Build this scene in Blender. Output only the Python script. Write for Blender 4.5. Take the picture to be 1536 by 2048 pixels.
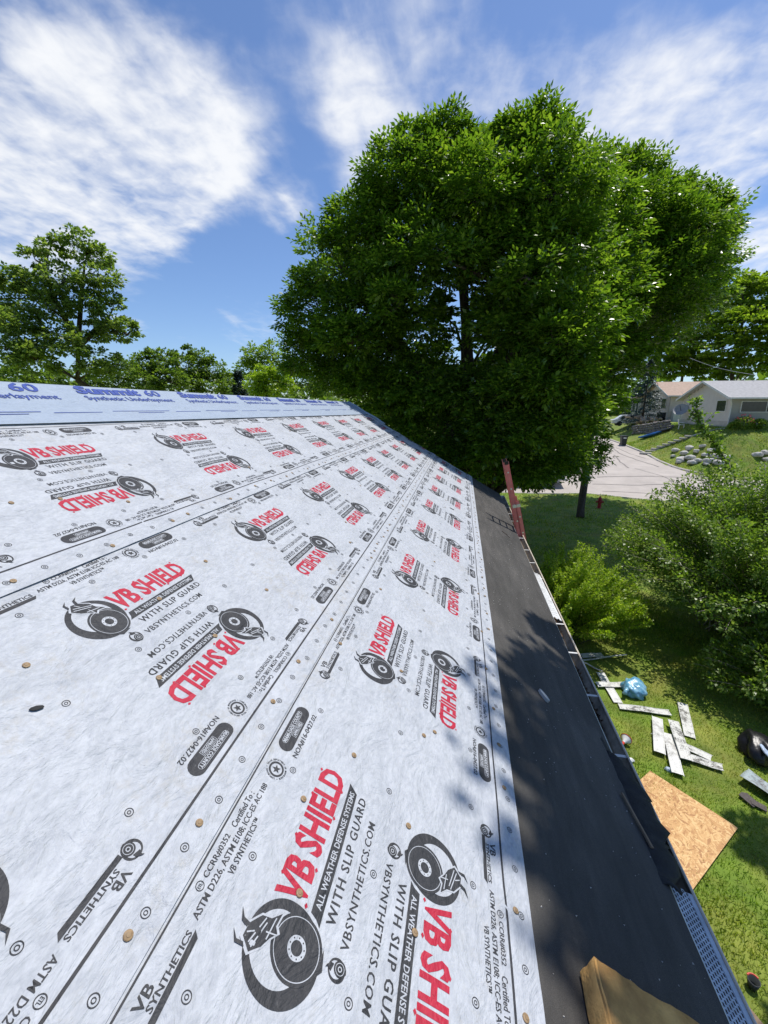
import bpy, bmesh, math, random
import numpy as np
from mathutils import Vector, Matrix
R = math.radians
sc = bpy.context.scene
for o in list(bpy.data.objects): bpy.data.objects.remove(o)
col = sc.collection

# ------------------------------------------------------------------ camera, sky, sun, exposure
CAM = np.array([0.0, 0.0, 6.05]); FPX = 843.0; PITCH = 13.786; YAW = 10.277
_p, _y = R(PITCH), R(YAW)
_h = np.array([-math.sin(_y), math.cos(_y), 0]); CR = np.array([math.cos(_y), math.sin(_y), 0])
CF = _h*math.cos(_p) - np.array([0, 0, math.sin(_p)]); CU = _h*math.sin(_p) + np.array([0, 0, math.cos(_p)])
cam = bpy.data.cameras.new('camera'); camo = bpy.data.objects.new('camera', cam); col.objects.link(camo)
cam.sensor_fit = 'VERTICAL'; cam.sensor_height = 36; cam.lens = 36*FPX/2048; cam.clip_start = .05; cam.clip_end = 4000
camo.matrix_world = Matrix(((CR[0], CU[0], -CF[0], 0), (CR[1], CU[1], -CF[1], 0), (CR[2], CU[2], -CF[2], CAM[2]), (0, 0, 0, 1)))
sc.camera = camo
sc.render.resolution_x, sc.render.resolution_y = 768, 1024
def ray(px, py):
    d = (px-768)*CR + (1024-py)*CU + FPX*CF
    return d/np.linalg.norm(d)

SUN_EL, SUN_AZ = 68.0, 50.0          # azimuth measured from +X towards +Y
SD = np.array([math.cos(R(SUN_EL))*math.cos(R(SUN_AZ)), math.cos(R(SUN_EL))*math.sin(R(SUN_AZ)), math.sin(R(SUN_EL))])
sun = bpy.data.lights.new('sun', 'SUN'); sun.energy = 3.4; sun.angle = R(.53); sun.color = (1, .955, .89)
suno = bpy.data.objects.new('sun', sun); col.objects.link(suno)
suno.rotation_euler = Vector(SD).to_track_quat('Z', 'Y').to_euler(); suno.location = (20, 5, 40)

world = bpy.data.worlds.new('World'); sc.world = world; world.use_nodes = True
wt = world.node_tree; wt.nodes.clear()
def N(t, typ, **kw):
    n = t.nodes.new(typ)
    for k, v in kw.items():
        if k == 'inp':
            for kk, vv in v.items(): n.inputs[kk].default_value = vv
        else: setattr(n, k, v)
    return n
def math_n(t, op, a, b=None, clamp=False):
    n = t.nodes.new('ShaderNodeMath'); n.operation = op; n.use_clamp = clamp
    for i, v in enumerate((a, b)):
        if v is None: continue
        if isinstance(v, (int, float)): n.inputs[i].default_value = v
        else: t.links.new(v, n.inputs[i])
    return n.outputs[0]
def make_sky():
    t = wt; L = t.links.new
    out = N(t, 'ShaderNodeOutputWorld'); bg = N(t, 'ShaderNodeBackground'); bg.inputs[1].default_value = .088
    sky = N(t, 'ShaderNodeTexSky', sky_type='NISHITA', sun_disc=False)
    sky.sun_elevation = R(SUN_EL); sky.sun_rotation = R(90-SUN_AZ); sky.altitude = 300; sky.air_density = 1.0; sky.dust_density = .6; sky.ozone_density = 2.5
    tc = N(t, 'ShaderNodeTexCoord'); D = tc.outputs['Generated']
    # cloud plane coordinates: direction projected on a flat layer
    sx = N(t, 'ShaderNodeSeparateXYZ'); L(D, sx.inputs[0])
    den = math_n(t, 'ADD', math_n(t, 'MAXIMUM', sx.outputs[2], 0.0), .12)
    cx = math_n(t, 'DIVIDE', sx.outputs[0], den); cy = math_n(t, 'DIVIDE', sx.outputs[1], den)
    cv = N(t, 'ShaderNodeCombineXYZ'); L(cx, cv.inputs[0]); L(cy, cv.inputs[1])
    mp = N(t, 'ShaderNodeMapping'); L(cv.outputs[0], mp.inputs[0]); mp.inputs['Rotation'].default_value = (0, 0, R(35)); mp.inputs['Scale'].default_value = (1.0, .42, 1)
    n1 = N(t, 'ShaderNodeTexNoise', inp={'Scale': 2.3, 'Detail': 10, 'Roughness': .57, 'Distortion': .35}); L(mp.outputs[0], n1.inputs[0])
    n2 = N(t, 'ShaderNodeTexNoise', inp={'Scale': 11.0, 'Detail': 4, 'Roughness': .55, 'Distortion': .25}); L(cv.outputs[0], n2.inputs[0])
    # where the cloud fields stand (direction, angular size, weight); elsewhere thin wisps
    blobs = [(250, 250, 13, .50), (190, 370, 11, .50), (300, 340, 9, .35), (110, 240, 8, .12), (400, 300, 8, .20), (30, 420, 9, .42), (330, 120, 9, .10), (420, 200, 8, .14), (480, 300, 7, .15),
             (640, 100, 7, .15), (690, 180, 6, .26), (720, 240, 5, .24), (800, 60, 10, .10), (860, 130, 9, .13), (960, 40, 10, .06), (760, 300, 7, .12),
             (1000, 220, 7, .20), (1130, 200, 8, .20), (1250, 240, 9, .30), (1390, 250, 10, .34), (1520, 150, 7, .22), (1500, 290, 8, .36), (1525, 495, 4.5, .55), (600, 405, 3, .26), (720, 375, 4, .2),
             (560, 420, 3, .18), (330, 660, 5, .12), (500, 655, 6, .14), (250, 640, 3, .18)]
    acc = None
    for (px, py, a, w) in blobs:
        d = ray(px, py)
        dt = N(t, 'ShaderNodeVectorMath', operation='DOT_PRODUCT'); L(D, dt.inputs[0]); dt.inputs[1].default_value = tuple(d)
        mr = N(t, 'ShaderNodeMapRange', interpolation_type='SMOOTHSTEP'); L(dt.outputs['Value'], mr.inputs[0])
        mr.inputs[1].default_value = math.cos(R(a*.92)); mr.inputs[2].default_value = math.cos(R(a*.12)); mr.inputs[3].default_value = 0; mr.inputs[4].default_value = w
        acc = mr.outputs[0] if acc is None else math_n(t, 'ADD', acc, mr.outputs[0])
    acc = math_n(t, 'MINIMUM', acc, .60)
    puff = math_n(t, 'MULTIPLY', math_n(t, 'SUBTRACT', n2.outputs[0], .5), math_n(t, 'ADD', .30, math_n(t, 'MULTIPLY', acc, .8)))
    dens = math_n(t, 'ADD', math_n(t, 'ADD', math_n(t, 'ADD', math_n(t, 'MULTIPLY', n1.outputs[0], 1.5), -.18), acc), puff)
    mr = N(t, 'ShaderNodeMapRange', interpolation_type='SMOOTHSTEP'); L(dens, mr.inputs[0])
    mr.inputs[1].default_value = .67; mr.inputs[2].default_value = 1.46; mr.inputs[3].default_value = 0; mr.inputs[4].default_value = .95
    tint = N(t, 'ShaderNodeMix', data_type='RGBA', blend_type='MULTIPLY'); tint.inputs[0].default_value = 1
    L(sky.outputs[0], tint.inputs[6]); tint.inputs[7].default_value = (.94, 1.06, 1.26, 1)
    mix = N(t, 'ShaderNodeMix', data_type='RGBA'); L(mr.outputs[0], mix.inputs[0]); L(tint.outputs[2], mix.inputs[6]); mix.inputs[7].default_value = (8.6, 8.75, 9.0, 1)
    L(mix.outputs[2], bg.inputs[0]); L(bg.outputs[0], out.inputs[0])
make_sky()
vs = sc.view_settings; vs.view_transform = 'Standard'; vs.look = 'None'; vs.exposure = 0.36; vs.gamma = 1.0; vs.use_curve_mapping = False

# ------------------------------------------------------------------ helpers
RNG = np.random.default_rng(7)
def tag(o, label=None, cat=None, group=None, kind=None):
    if label: o['label'] = label
    if cat: o['category'] = cat
    if group: o['group'] = group
    if kind: o['kind'] = kind
    return o
def empty(name, loc=(0, 0, 0), rz=0):
    o = bpy.data.objects.new(name, None); col.objects.link(o); o.location = loc; o.rotation_euler = (0, 0, rz); o.empty_display_size = .1
    return o
def link(name, me, parent=None):
    o = bpy.data.objects.new(name, me); col.objects.link(o)
    if parent is not None: o.parent = parent
    return o
def fast_mesh(name, V, F, mats=(), fm=None, smooth=False):
    """V (n,3) array, F (m,k) int array"""
    V = np.asarray(V, np.float32); F = np.asarray(F, np.int32); m, k = F.shape
    me = bpy.data.meshes.new(name)
    me.vertices.add(len(V)); me.vertices.foreach_set('co', V.ravel())
    me.loops.add(m*k); me.loops.foreach_set('vertex_index', F.ravel())
    me.polygons.add(m); me.polygons.foreach_set('loop_start', np.arange(0, m*k, k, dtype=np.int32))
    for mt in (mats if isinstance(mats, (list, tuple)) else [mats]): me.materials.append(mt)
    if fm is not None: me.polygons.foreach_set('material_index', np.asarray(fm, np.int32))
    if smooth: me.polygons.foreach_set('use_smooth', np.ones(m, bool))
    me.update(calc_edges=True)
    return me
class MB:
    """collects simple solids, builds ONE mesh"""
    def __init__(s): s.v = []; s.f = []; s.m = []; s.cm = 0
    def add(s, V, F):
        b = len(s.v); s.v += [tuple(map(float, v)) for v in V]; s.f += [tuple(i+b for i in f) for f in F]; s.m += [s.cm]*len(F); return s
    def box(s, c, d, M=None):
        c = np.array(c, float); d = np.array(d, float)/2
        V = [c + d*np.array(k) for k in ((-1,-1,-1),(1,-1,-1),(1,1,-1),(-1,1,-1),(-1,-1,1),(1,-1,1),(1,1,1),(-1,1,1))]
        if M is not None: V = [M @ Vector(v) for v in V]
        return s.add(V, [(0,3,2,1),(4,5,6,7),(0,1,5,4),(1,2,6,5),(2,3,7,6),(3,0,4,7)])
    def hexa(s, V): return s.add(V, [(0,3,2,1),(4,5,6,7),(0,1,5,4),(1,2,6,5),(2,3,7,6),(3,0,4,7)])
    def tube(s, P, r, n=8, cap=True):
        P = [np.array(p, float) for p in P]; r = [r]*len(P) if np.isscalar(r) else r
        rings = []
        for i, p in enumerate(P):
            t = P[min(i+1, len(P)-1)] - P[max(i-1, 0)]; t = t/(np.linalg.norm(t)+1e-9)
            a = np.cross(t, (0, 0, 1)) if abs(t[2]) < .95 else np.cross(t, (1, 0, 0)); a /= np.linalg.norm(a); b = np.cross(t, a)
            rings += [p + r[i]*(math.cos(2*math.pi*k/n)*a + math.sin(2*math.pi*k/n)*b) for k in range(n)]
        F = [(i*n+k, i*n+(k+1) % n, (i+1)*n+(k+1) % n, (i+1)*n+k) for i in range(len(P)-1) for k in range(n)]
        if cap: F += [tuple(range(n))[::-1], tuple((len(P)-1)*n+k for k in range(n))]
        return s.add(rings, F)
    def lathe(s, prof, n=16, c=(0, 0, 0)):
        V = [(c[0]+r*math.cos(2*math.pi*k/n), c[1]+r*math.sin(2*math.pi*k/n), c[2]+z) for r, z in prof for k in range(n)]
        F = [(i*n+k, i*n+(k+1) % n, (i+1)*n+(k+1) % n, (i+1)*n+k) for i in range(len(prof)-1) for k in range(n)]
        F += [tuple(range(n))[::-1], tuple((len(prof)-1)*n+k for k in range(n))]
        return s.add(V, F)
    def prism(s, pts, ext):
        """closed polygon pts (3d) extruded by vector ext"""
        n = len(pts); e = np.array(ext, float); P = [np.array(p, float) for p in pts]
        return s.add(P + [p+e for p in P], [tuple(range(n))[::-1], tuple(range(n, 2*n))] + [(i, (i+1) % n, n+(i+1) % n, n+i) for i in range(n)])
    def build(s, name, mats, parent=None, smooth=False, bevel=0):
        me = bpy.data.meshes.new(name); me.from_pydata(s.v, [], s.f)
        for mt in (mats if isinstance(mats, (list, tuple)) else [mats]): me.materials.append(mt)
        me.polygons.foreach_set('material_index', np.array(s.m, np.int32))
        bm = bmesh.new(); bm.from_mesh(me); bmesh.ops.recalc_face_normals(bm, faces=bm.faces)
        if bevel: bmesh.ops.bevel(bm, geom=list(bm.edges), offset=bevel, segments=2, affect='EDGES', profile=.6)
        bm.to_mesh(me); bm.free()
        if smooth: me.polygons.foreach_set('use_smooth', np.ones(len(me.polygons), bool))
        return link(name, me, parent)
def copy_tree(o, parent=None):
    c = o.copy(); col.objects.link(c); c.parent = parent
    for ch in list(o.children): copy_tree(ch, c)
    return c
# value noise for shapes
def vnoise(x, y, seed=0):
    x = np.asarray(x, float); y = np.asarray(y, float)
    xi = np.floor(x).astype(int); yi = np.floor(y).astype(int); fx = x-xi; fy = y-yi
    fx = fx*fx*(3-2*fx); fy = fy*fy*(3-2*fy)
    def hsh(a, b):
        n = np.sin(a*127.1 + b*311.7 + seed*74.7)*43758.5453; return n-np.floor(n)
    return (hsh(xi, yi)*(1-fx)+hsh(xi+1, yi)*fx)*(1-fy) + (hsh(xi, yi+1)*(1-fx)+hsh(xi+1, yi+1)*fx)*fy
# ------------------------------------------------------------------ materials
def newmat(name):
    m = bpy.data.materials.new(name); m.use_nodes = True; t = m.node_tree; b = t.nodes['Principled BSDF']
    return m, t, b
def ramp(t, fac, stops):
    r = t.nodes.new('ShaderNodeValToRGB'); e = r.color_ramp.elements
    while len(e) < len(stops): e.new(.5)
    for i, (p, c) in enumerate(stops): e[i].position = p; e[i].color = tuple(c)+(1,) if len(c) == 3 else c
    t.links.new(fac, r.inputs[0]); return r.outputs[0]
def noise(t, scale, detail=4, rough=.55, coord=None, dist=0.0, stretch=None, rot=None):
    n = N(t, 'ShaderNodeTexNoise', inp={'Scale': scale, 'Detail': detail, 'Roughness': rough, 'Distortion': dist})
    if coord is None: coord = N(t, 'ShaderNodeTexCoord').outputs['Object']
    if stretch is not None:
        mp = N(t, 'ShaderNodeMapping'); mp.inputs['Scale'].default_value = stretch
        if rot: mp.inputs['Rotation'].default_value = rot
        t.links.new(coord, mp.inputs[0]); coord = mp.outputs[0]
    t.links.new(coord, n.inputs['Vector']); return n.outputs[0]
def bump(t, b, h, strength=.3, dist=.01, prev=None):
    bn = N(t, 'ShaderNodeBump'); bn.inputs['Strength'].default_value = strength; bn.inputs['Distance'].default_value = dist
    t.links.new(h, bn.inputs['Height'])
    if prev is not None: t.links.new(prev, bn.inputs['Normal'])
    t.links.new(bn.outputs[0], b.inputs['Normal']); return bn.outputs[0]
def simple(name, c, rough=.6, var=.18, scale=6, metal=0.0, bmp=0.0, bscale=60, spec=.4, c2=None, detail=5):
    m, t, b = newmat(name); b.inputs['Roughness'].default_value = rough; b.inputs['Metallic'].default_value = metal; b.inputs['Specular IOR Level'].default_value = spec
    f = noise(t, scale, detail, .6)
    lo = tuple(x*(1-var) for x in c) if c2 is None else c2; hi = tuple(min(1, x*(1+var)) for x in c)
    t.links.new(ramp(t, f, [(.3, lo), (.7, hi)]), b.inputs['Base Color'])
    if bmp: bump(t, b, noise(t, bscale, 4, .6), bmp, .01)
    return m
def leafmat(name, stops, trans=.38, rough=.42):
    m, t, b = newmat(name); L = t.links.new
    g = N(t, 'ShaderNodeNewGeometry')
    c = ramp(t, g.outputs['Random Per Island'], stops)
    L(c, b.inputs['Base Color']); b.inputs['Roughness'].default_value = rough; b.inputs['Specular IOR Level'].default_value = .5
    tr = N(t, 'ShaderNodeBsdfTranslucent'); gm = N(t, 'ShaderNodeMix', data_type='RGBA', blend_type='MULTIPLY'); gm.inputs[0].default_value = 1
    L(c, gm.inputs[6]); gm.inputs[7].default_value = (1.6, 1.75, .7, 1); L(gm.outputs[2], tr.inputs[0])
    mx = N(t, 'ShaderNodeMixShader'); mx.inputs[0].default_value = trans; L(b.outputs[0], mx.inputs[1]); L(tr.outputs[0], mx.inputs[2])
    L(mx.outputs[0], t.nodes['Material Output'].inputs[0]); return m
M = {}
def fabric_nodes(t, b, amp=1.0):
    o = N(t, 'ShaderNodeTexCoord').outputs['Object']
    w = noise(t, 9, 5, .62, o, .8, (1.0, .55, 1), (0, 0, R(25)))
    w2 = noise(t, 38, 4, .6, o, .4, (1.0, .6, 1), (0, 0, R(-20)))
    wv = noise(t, 420, 2, .5, o)
    n1 = bump(t, b, w, .8*amp, .03); n2 = bump(t, b, w2, .6*amp, .008, n1); bump(t, b, wv, .25, .0012, n2)
def mk_fabric(name, lo, hi, dirt=True):
    m, t, b = newmat(name); L = t.links.new
    o = N(t, 'ShaderNodeTexCoord').outputs['Object']
    f = noise(t, 55, 4, .7, o, .5, (1, .5, 1), (0, 0, R(30)))
    c = ramp(t, math_n(t, 'ADD', math_n(t, 'MULTIPLY', f, .6), math_n(t, 'MULTIPLY', noise(t, 7, 5, .65, o, .8, (1, .45, 1), (0, 0, R(32))), .4)), [(.34, lo), (.60, hi)])
    if dirt:
        d = noise(t, 1.7, 7, .7, o, .6); fine = noise(t, 23, 5, .75, o)
        k = math_n(t, 'MULTIPLY', d, fine)
        mr = N(t, 'ShaderNodeMapRange', inp={1: .285, 2: .42, 3: 0.0, 4: .6}); L(k, mr.inputs[0])
        mx = N(t, 'ShaderNodeMix', data_type='RGBA'); L(mr.outputs[0], mx.inputs[0]); L(c, mx.inputs[6]); mx.inputs[7].default_value = (.42, .40, .36, 1); c = mx.outputs[2]
    L(c, b.inputs['Base Color']); b.inputs['Roughness'].default_value = .62; b.inputs['Specular IOR Level'].default_value = .3
    fabric_nodes(t, b); return m
def mk_ink(name, c):
    m, t, b = newmat(name); o = N(t, 'ShaderNodeTexCoord').outputs['Object']
    f = noise(t, 90, 4, .75, o, 0, (1, .5, 1))
    t.links.new(ramp(t, f, [(.25, tuple(x*.75 for x in c)), (.62, c), (.82, tuple(x*.75+.14 for x in c))]), b.inputs['Base Color'])
    b.inputs['Roughness'].default_value = .6; b.inputs['Specular IOR Level'].default_value = .3; fabric_nodes(t, b); return m
M['sheet'] = mk_fabric('white_underlayment', (.375, .395, .425), (.53, .55, .578))
M['cap'] = mk_fabric('blue_grey_underlayment', (.31, .37, .455), (.365, .43, .515), False)
M['ink'] = mk_ink('black_print', (.045, .046, .05)); M['red'] = mk_ink('red_print', (.50, .025, .055)); M['blue'] = mk_ink('blue_print', (.05, .09, .36))
M['white_print'] = mk_fabric('bare_print', (.395, .412, .438), (.52, .54, .566), False)
def mk_felt():
    m, t, b = newmat('ice_barrier'); o = N(t, 'ShaderNodeTexCoord').outputs['Object']
    g = noise(t, 700, 2, .6, o); l = noise(t, 1.6, 6, .65, o, .4, (1, .5, 1)); st = noise(t, 12, 5, .6, o, .3, (1, .15, 1))
    k = math_n(t, 'ADD', math_n(t, 'MULTIPLY', g, .55), math_n(t, 'ADD', math_n(t, 'MULTIPLY', l, .3), math_n(t, 'MULTIPLY', st, .2)))
    t.links.new(ramp(t, k, [(.34, (.034, .033, .030)), (.53, (.085, .081, .075)), (.64, (.14, .13, .118)), (.74, (.30, .28, .25))]), b.inputs['Base Color'])
    b.inputs['Roughness'].default_value = .9; b.inputs['Specular IOR Level'].default_value = .08
    n1 = bump(t, b, st, .25, .006); bump(t, b, g, .5, .002, n1); return m
M['felt'] = mk_felt()
M['blackfelt'] = simple('black_felt', (.02, .02, .02), .75, .4, 20, bmp=.5, bscale=80)
M['deck'] = simple('roof_deck', (.30, .19, .10), .8, .25, 8)
M['trim'] = simple('white_trim', (.68, .67, .63), .45, .12, 5, bmp=.05)
M['gutter'] = simple('beige_gutter', (.46, .42, .34), .45, .25, 7, metal=.1)
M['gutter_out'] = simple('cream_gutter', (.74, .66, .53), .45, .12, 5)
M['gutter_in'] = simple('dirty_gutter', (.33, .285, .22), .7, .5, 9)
M['siding'] = simple('pale_siding', (.52, .49, .43), .6, .08, 3)
def mk_dirty(name, base, dirt, sc_=7, th=(.46, .60)):
    m, t, b = newmat(name); o = N(t, 'ShaderNodeTexCoord').outputs['Object']
    f = math_n(t, 'ADD', math_n(t, 'MULTIPLY', noise(t, sc_, 5, .7, o, .6), .6), math_n(t, 'MULTIPLY', noise(t, sc_*8, 4, .7, o), .42))
    t.links.new(ramp(t, f, [(th[0], base), (th[1], dirt)]), b.inputs['Base Color']); b.inputs['Roughness'].default_value = .55
    return m
M['guard'] = mk_dirty('white_guard', (.66, .66, .62), (.10, .095, .085), 6, (.50, .60))
M['guard_clean'] = mk_dirty('light_guard', (.70, .70, .67), (.22, .21, .19), 6, (.50, .68))
M['guard_metal'] = simple('grey_guard', (.42, .46, .50), .35, .3, 12, metal=.35)
def mk_osb():
    m, t, b = newmat('osb'); o = N(t, 'ShaderNodeTexCoord').outputs['Object']; L = t.links.new
    cols = None
    layers = []
    for i, (rot, s) in enumerate(((10, 8.), (62, 11.), (128, 9.), (-28, 13.), (95, 10.))):
        v = N(t, 'ShaderNodeTexVoronoi', inp={'Scale': s, 'Randomness': 1.0}); mp = N(t, 'ShaderNodeMapping'); mp.vector_type = 'TEXTURE'; mp.inputs['Rotation'].default_value = (0, 0, R(rot)); mp.inputs['Scale'].default_value = (1, .24, 1); mp.inputs['Location'].default_value = (i*3.1, i*1.7, 0)
        L(o, mp.inputs[0]); L(mp.outputs[0], v.inputs['Vector']); sp = N(t, 'ShaderNodeSeparateColor'); L(v.outputs['Color'], sp.inputs[0]); layers.append(sp)
    # the strand lying on top in each place is the one with the largest random number
    best = layers[0].outputs[0]; val = layers[0].outputs[1]
    for sp in layers[1:]:
        gt = math_n(t, 'GREATER_THAN', sp.outputs[0], best)
        mx = N(t, 'ShaderNodeMix', data_type='FLOAT'); L(gt, mx.inputs[0]); L(val, mx.inputs[2]); L(sp.outputs[1], mx.inputs[3]); val = mx.outputs[0]
        best = math_n(t, 'MAXIMUM', best, sp.outputs[0])
    g = noise(t, 30, 4, .6, o)
    k = math_n(t, 'ADD', math_n(t, 'MULTIPLY', val, .8), math_n(t, 'MULTIPLY', g, .25))
    L(ramp(t, k, [(.08, (.34, .15, .05)), (.3, (.50, .26, .09)), (.6, (.62, .36, .14)), (.95, (.72, .49, .22))]), b.inputs['Base Color'])
    b.inputs['Roughness'].default_value = .6; bump(t, b, k, .35, .004); return m
M['osb'] = mk_osb()
M['foam'] = simple('yellow_foam', (.85, .50, .17), .85, .2, 14, bmp=.6, bscale=60, c2=(.62, .33, .10))
M['foam_dirty'] = simple('dirty_foam', (.62, .36, .12), .9, .3, 9, bmp=.6, bscale=90, c2=(.42, .22, .07))
M['ladder'] = simple('red_fibreglass', (.74, .22, .19), .4, .12, 8)
M['alu'] = simple('aluminium', (.62, .63, .64), .35, .1, 10, metal=.7)
M['bag'] = simple('blue_plastic', (.30, .52, .64), .25, .1, 7, bmp=.9, bscale=18, spec=.6, c2=(.035, .24, .42))  # bag: pale mottling in the colour stands for streak highlights
M['black_plastic'] = simple('black_plastic', (.012, .012, .014), .35, .4, 10, bmp=.5, bscale=12)
M['tarp'] = simple('pale_blue_tarp', (.42, .52, .66), .4, .35, 8, bmp=.6, bscale=15)
M['red_plastic'] = simple('red_plastic', (.62, .055, .03), .4, .15, 10); M['white_plastic'] = simple('white_plastic', (.75, .75, .74), .4, .08, 8)
M['tin'] = mk_dirty('blue_grey_tin', (.35, .42, .43), (.14, .12, .11), 5, (.50, .66))
M['shingle'] = simple('brown_shingle', (.10, .085, .08), .85, .3, 30, bmp=.5, bscale=150)
M['cap_nail'] = simple('bronze_cap', (.30, .20, .105), .55, .35, 90, metal=.0)
M['bark'] = simple('bark', (.085, .065, .05), .9, .4, 14, bmp=.9, bscale=22); M['bark_pale'] = simple('pale_twig', (.34, .30, .24), .85, .3, 14)
M['grass_ground'] = simple('lawn_soil', (.175, .23, .030), .9, .3, 1.6, bmp=.7, bscale=55, c2=(.11, .155, .022))
M['grass'] = leafmat('grass_blade', [(0, (.10, .165, .014)), (.5, (.20, .285, .026)), (.85, (.31, .37, .055)), (1, (.42, .40, .14))], .42, .5)
def patchy(m, lo, hi):
    t = m.node_tree; b = t.nodes['Principled BSDF']; lk = b.inputs['Base Color'].links[0]; src = lk.from_socket
    f = ramp(t, noise(t, .9, 6, .68, N(t, 'ShaderNodeTexCoord').outputs['Object'], .5), [(.33, lo), (.62, hi)])
    mx = N(t, 'ShaderNodeMix', data_type='RGBA', blend_type='MULTIPLY'); mx.inputs[0].default_value = 1; t.links.new(src, mx.inputs[6]); t.links.new(f, mx.inputs[7])
    for l in list(src.links):
        if l.to_node != mx: t.links.new(mx.outputs[2], l.to_socket)
patchy(M['grass'], (1.35, 1.05, 1.5), (.85, 1.0, .8)); patchy(M['grass_ground'], (1.35, 1.05, 1.6), (.85, 1.0, .8))
M['ash'] = leafmat('ash_leaf', [(0, (.045, .100, .012)), (.55, (.115, .205, .020)), (1, (.24, .335, .042))], .46, .28)
M['oak'] = leafmat('oak_leaf', [(0, (.06, .115, .020)), (.6, (.135, .21, .032)), (1, (.22, .295, .055))], .46)
M['cotton'] = leafmat('cottonwood_leaf', [(0, (.09, .145, .035)), (.6, (.18, .25, .06)), (1, (.29, .36, .10))], .5)
M['locust'] = leafmat('locust_leaf', [(0, (.10, .165, .016)), (.6, (.19, .28, .024)), (1, (.28, .36, .05))], .52)
M['honey'] = leafmat('honeysuckle_leaf', [(0, (.09, .155, .024)), (.6, (.185, .29, .042)), (1, (.31, .39, .10))], .44, .38)
M['lime'] = leafmat('lime_leaf', [(0, (.15, .25, .016)), (.6, (.29, .40, .028)), (1, (.44, .52, .075))], .45)
M['spruce'] = leafmat('spruce_needle', [(0, (.02, .045, .035)), (1, (.07, .11, .10))], .1)
M['concrete'] = simple('road_concrete', (.47, .42, .375), .85, .12, .7, bmp=.15, bscale=30)
M['kerb'] = simple('kerb_concrete', (.52, .48, .43), .85, .15, 3)
M['stone'] = simple('limestone', (.52, .50, .46), .85, .3, 3, bmp=.4, bscale=12); M['stone_d'] = simple('wall_stone', (.22, .20, .18), .9, .4, 4, bmp=.5, bscale=10)
M['house_grey'] = simple('grey_paint', (.66, .60, .53), .6, .06, 2); M['house_tan'] = simple('tan_paint', (.64, .55, .47), .6, .06, 2); M['house_side'] = simple('darker_wall', (.40, .375, .315), .6, .06, 2)  # house_side: darker tone for the long wall and the porch wing
M['roof_grey'] = simple('grey_shingles', (.40, .39, .38), .85, .15, 5, bmp=.4, bscale=40); M['roof_orange'] = simple('orange_shingles', (.46, .335, .25), .85, .14, 4, bmp=.3, bscale=40)
M['glass'] = simple('dark_glass', (.03, .035, .04), .08, .3, 3, spec=.7); M['dark'] = simple('painted_inside_shade', (.012, .012, .012), .9, .3, 4)
M['car_white'] = simple('white_car_paint', (.72, .72, .72), .25, .05, 3, spec=.6); M['truck'] = simple('silver_truck_paint', (.46, .48, .48), .3, .08, 3, metal=.2)
M['rubber'] = simple('tyre_rubber', (.02, .02, .02), .8, .3, 10); M['hydrant'] = simple('red_hydrant_paint', (.36, .018, .022), .45, .2, 9)
M['bin'] = simple('dark_grey_bin', (.035, .04, .042), .5, .2, 6); M['kayak'] = simple('blue_kayak', (.03, .14, .42), .35, .3, 4)
M['litter'] = simple('dead_leaves', (.14, .085, .045), .9, .5, 15); M['wood'] = simple('weathered_wood', (.21, .15, .10), .85, .35, 6, bmp=.4, bscale=40)
M['flower'] = simple('pink_flower', (.6, .16, .17), .7, .3, 10); M['rope'] = simple('cable_grey', (.35, .36, .37), .6, .1, 5); M['rubble'] = simple('tan_rubble', (.50, .38, .29), .85, .35, 6)
M['rock_pink'] = simple('mulch', (.16, .11, .08), .95, .4, 20, bmp=.7, bscale=60)
M['lamp'] = simple('lamp_lens', (.6, .55, .5), .2, .1, 5, spec=.6)

# ------------------------------------------------------------------ terrain
def road_z(y): return np.interp(y, [-1e4, 29.5, 33, 36.5, 41, 46, 51, 60, 80, 1e4], [0, 0, .33, .85, 1.3, 1.82, 2.26, 2.7, 3.0, 3.0])
def sstep(a, b, x): t = np.clip((np.asarray(x, float)-a)/(b-a), 0, 1); return t*t*(3-2*t)
def H(x, y):
    x = np.asarray(x, float); y = np.asarray(y, float); r = road_z(y)
    hill = sstep(18.1, 23.2, x)*sstep(36.6, 42.2, y)
    return r + hill*(4.5-np.minimum(r, 4.5))*1.0 - .25*sstep(-20, -60, x)
KERB = [(17.4, 75), (17.6, 60), (17.7, 51), (18.0, 46), (17.9, 42.5), (18.2, 39.6), (19.2, 37.6), (21.2, 36.6), (26, 36.4), (60, 36.4), (120, 36.4)]   # right-hand kerb of the side street
KL = [(9.2, 75), (9.4, 60), (9.4, 46), (9.0, 40.5), (8.0, 38.3), (5.5, 37.6), (0, 37.5), (-40, 37.5), (-120, 37.5)]
NEAR = [(-120, 31.0), (0, 31.1), (4.3, 31.1), (9.3, 31.6), (12.3, 30.6), (17, 29.9), (30, 29.8), (120, 29.8)]
def in_road(x, y, grow=0.0):
    kx = np.interp(-y, [-p[1] for p in KERB[:8]], [p[0] for p in KERB[:8]]); lx = np.interp(-y, [-p[1] for p in KL[:6]], [p[0] for p in KL[:6]])
    ny = np.interp(x, [p[0] for p in NEAR], [p[1] for p in NEAR])
    side = (x > lx-grow) & (x < kx+grow) & (y > 37) & (y < 75)
    main = (y > ny-grow) & (y < np.where(x > 19, 36.5, 37.5)+grow)
    return side | main
def sheet_grid(xs, ys, fz):
    X, Y = np.meshgrid(xs, ys, indexing='ij'); Z = fz(X, Y)
    V = np.stack([X, Y, Z], -1).reshape(-1, 3); nx, ny = len(xs), len(ys)
    i, j = np.meshgrid(np.arange(nx-1), np.arange(ny-1), indexing='ij'); a = (i*ny+j).ravel()
    return V, np.stack([a, a+ny, a+ny+1, a+1], -1)
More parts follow.
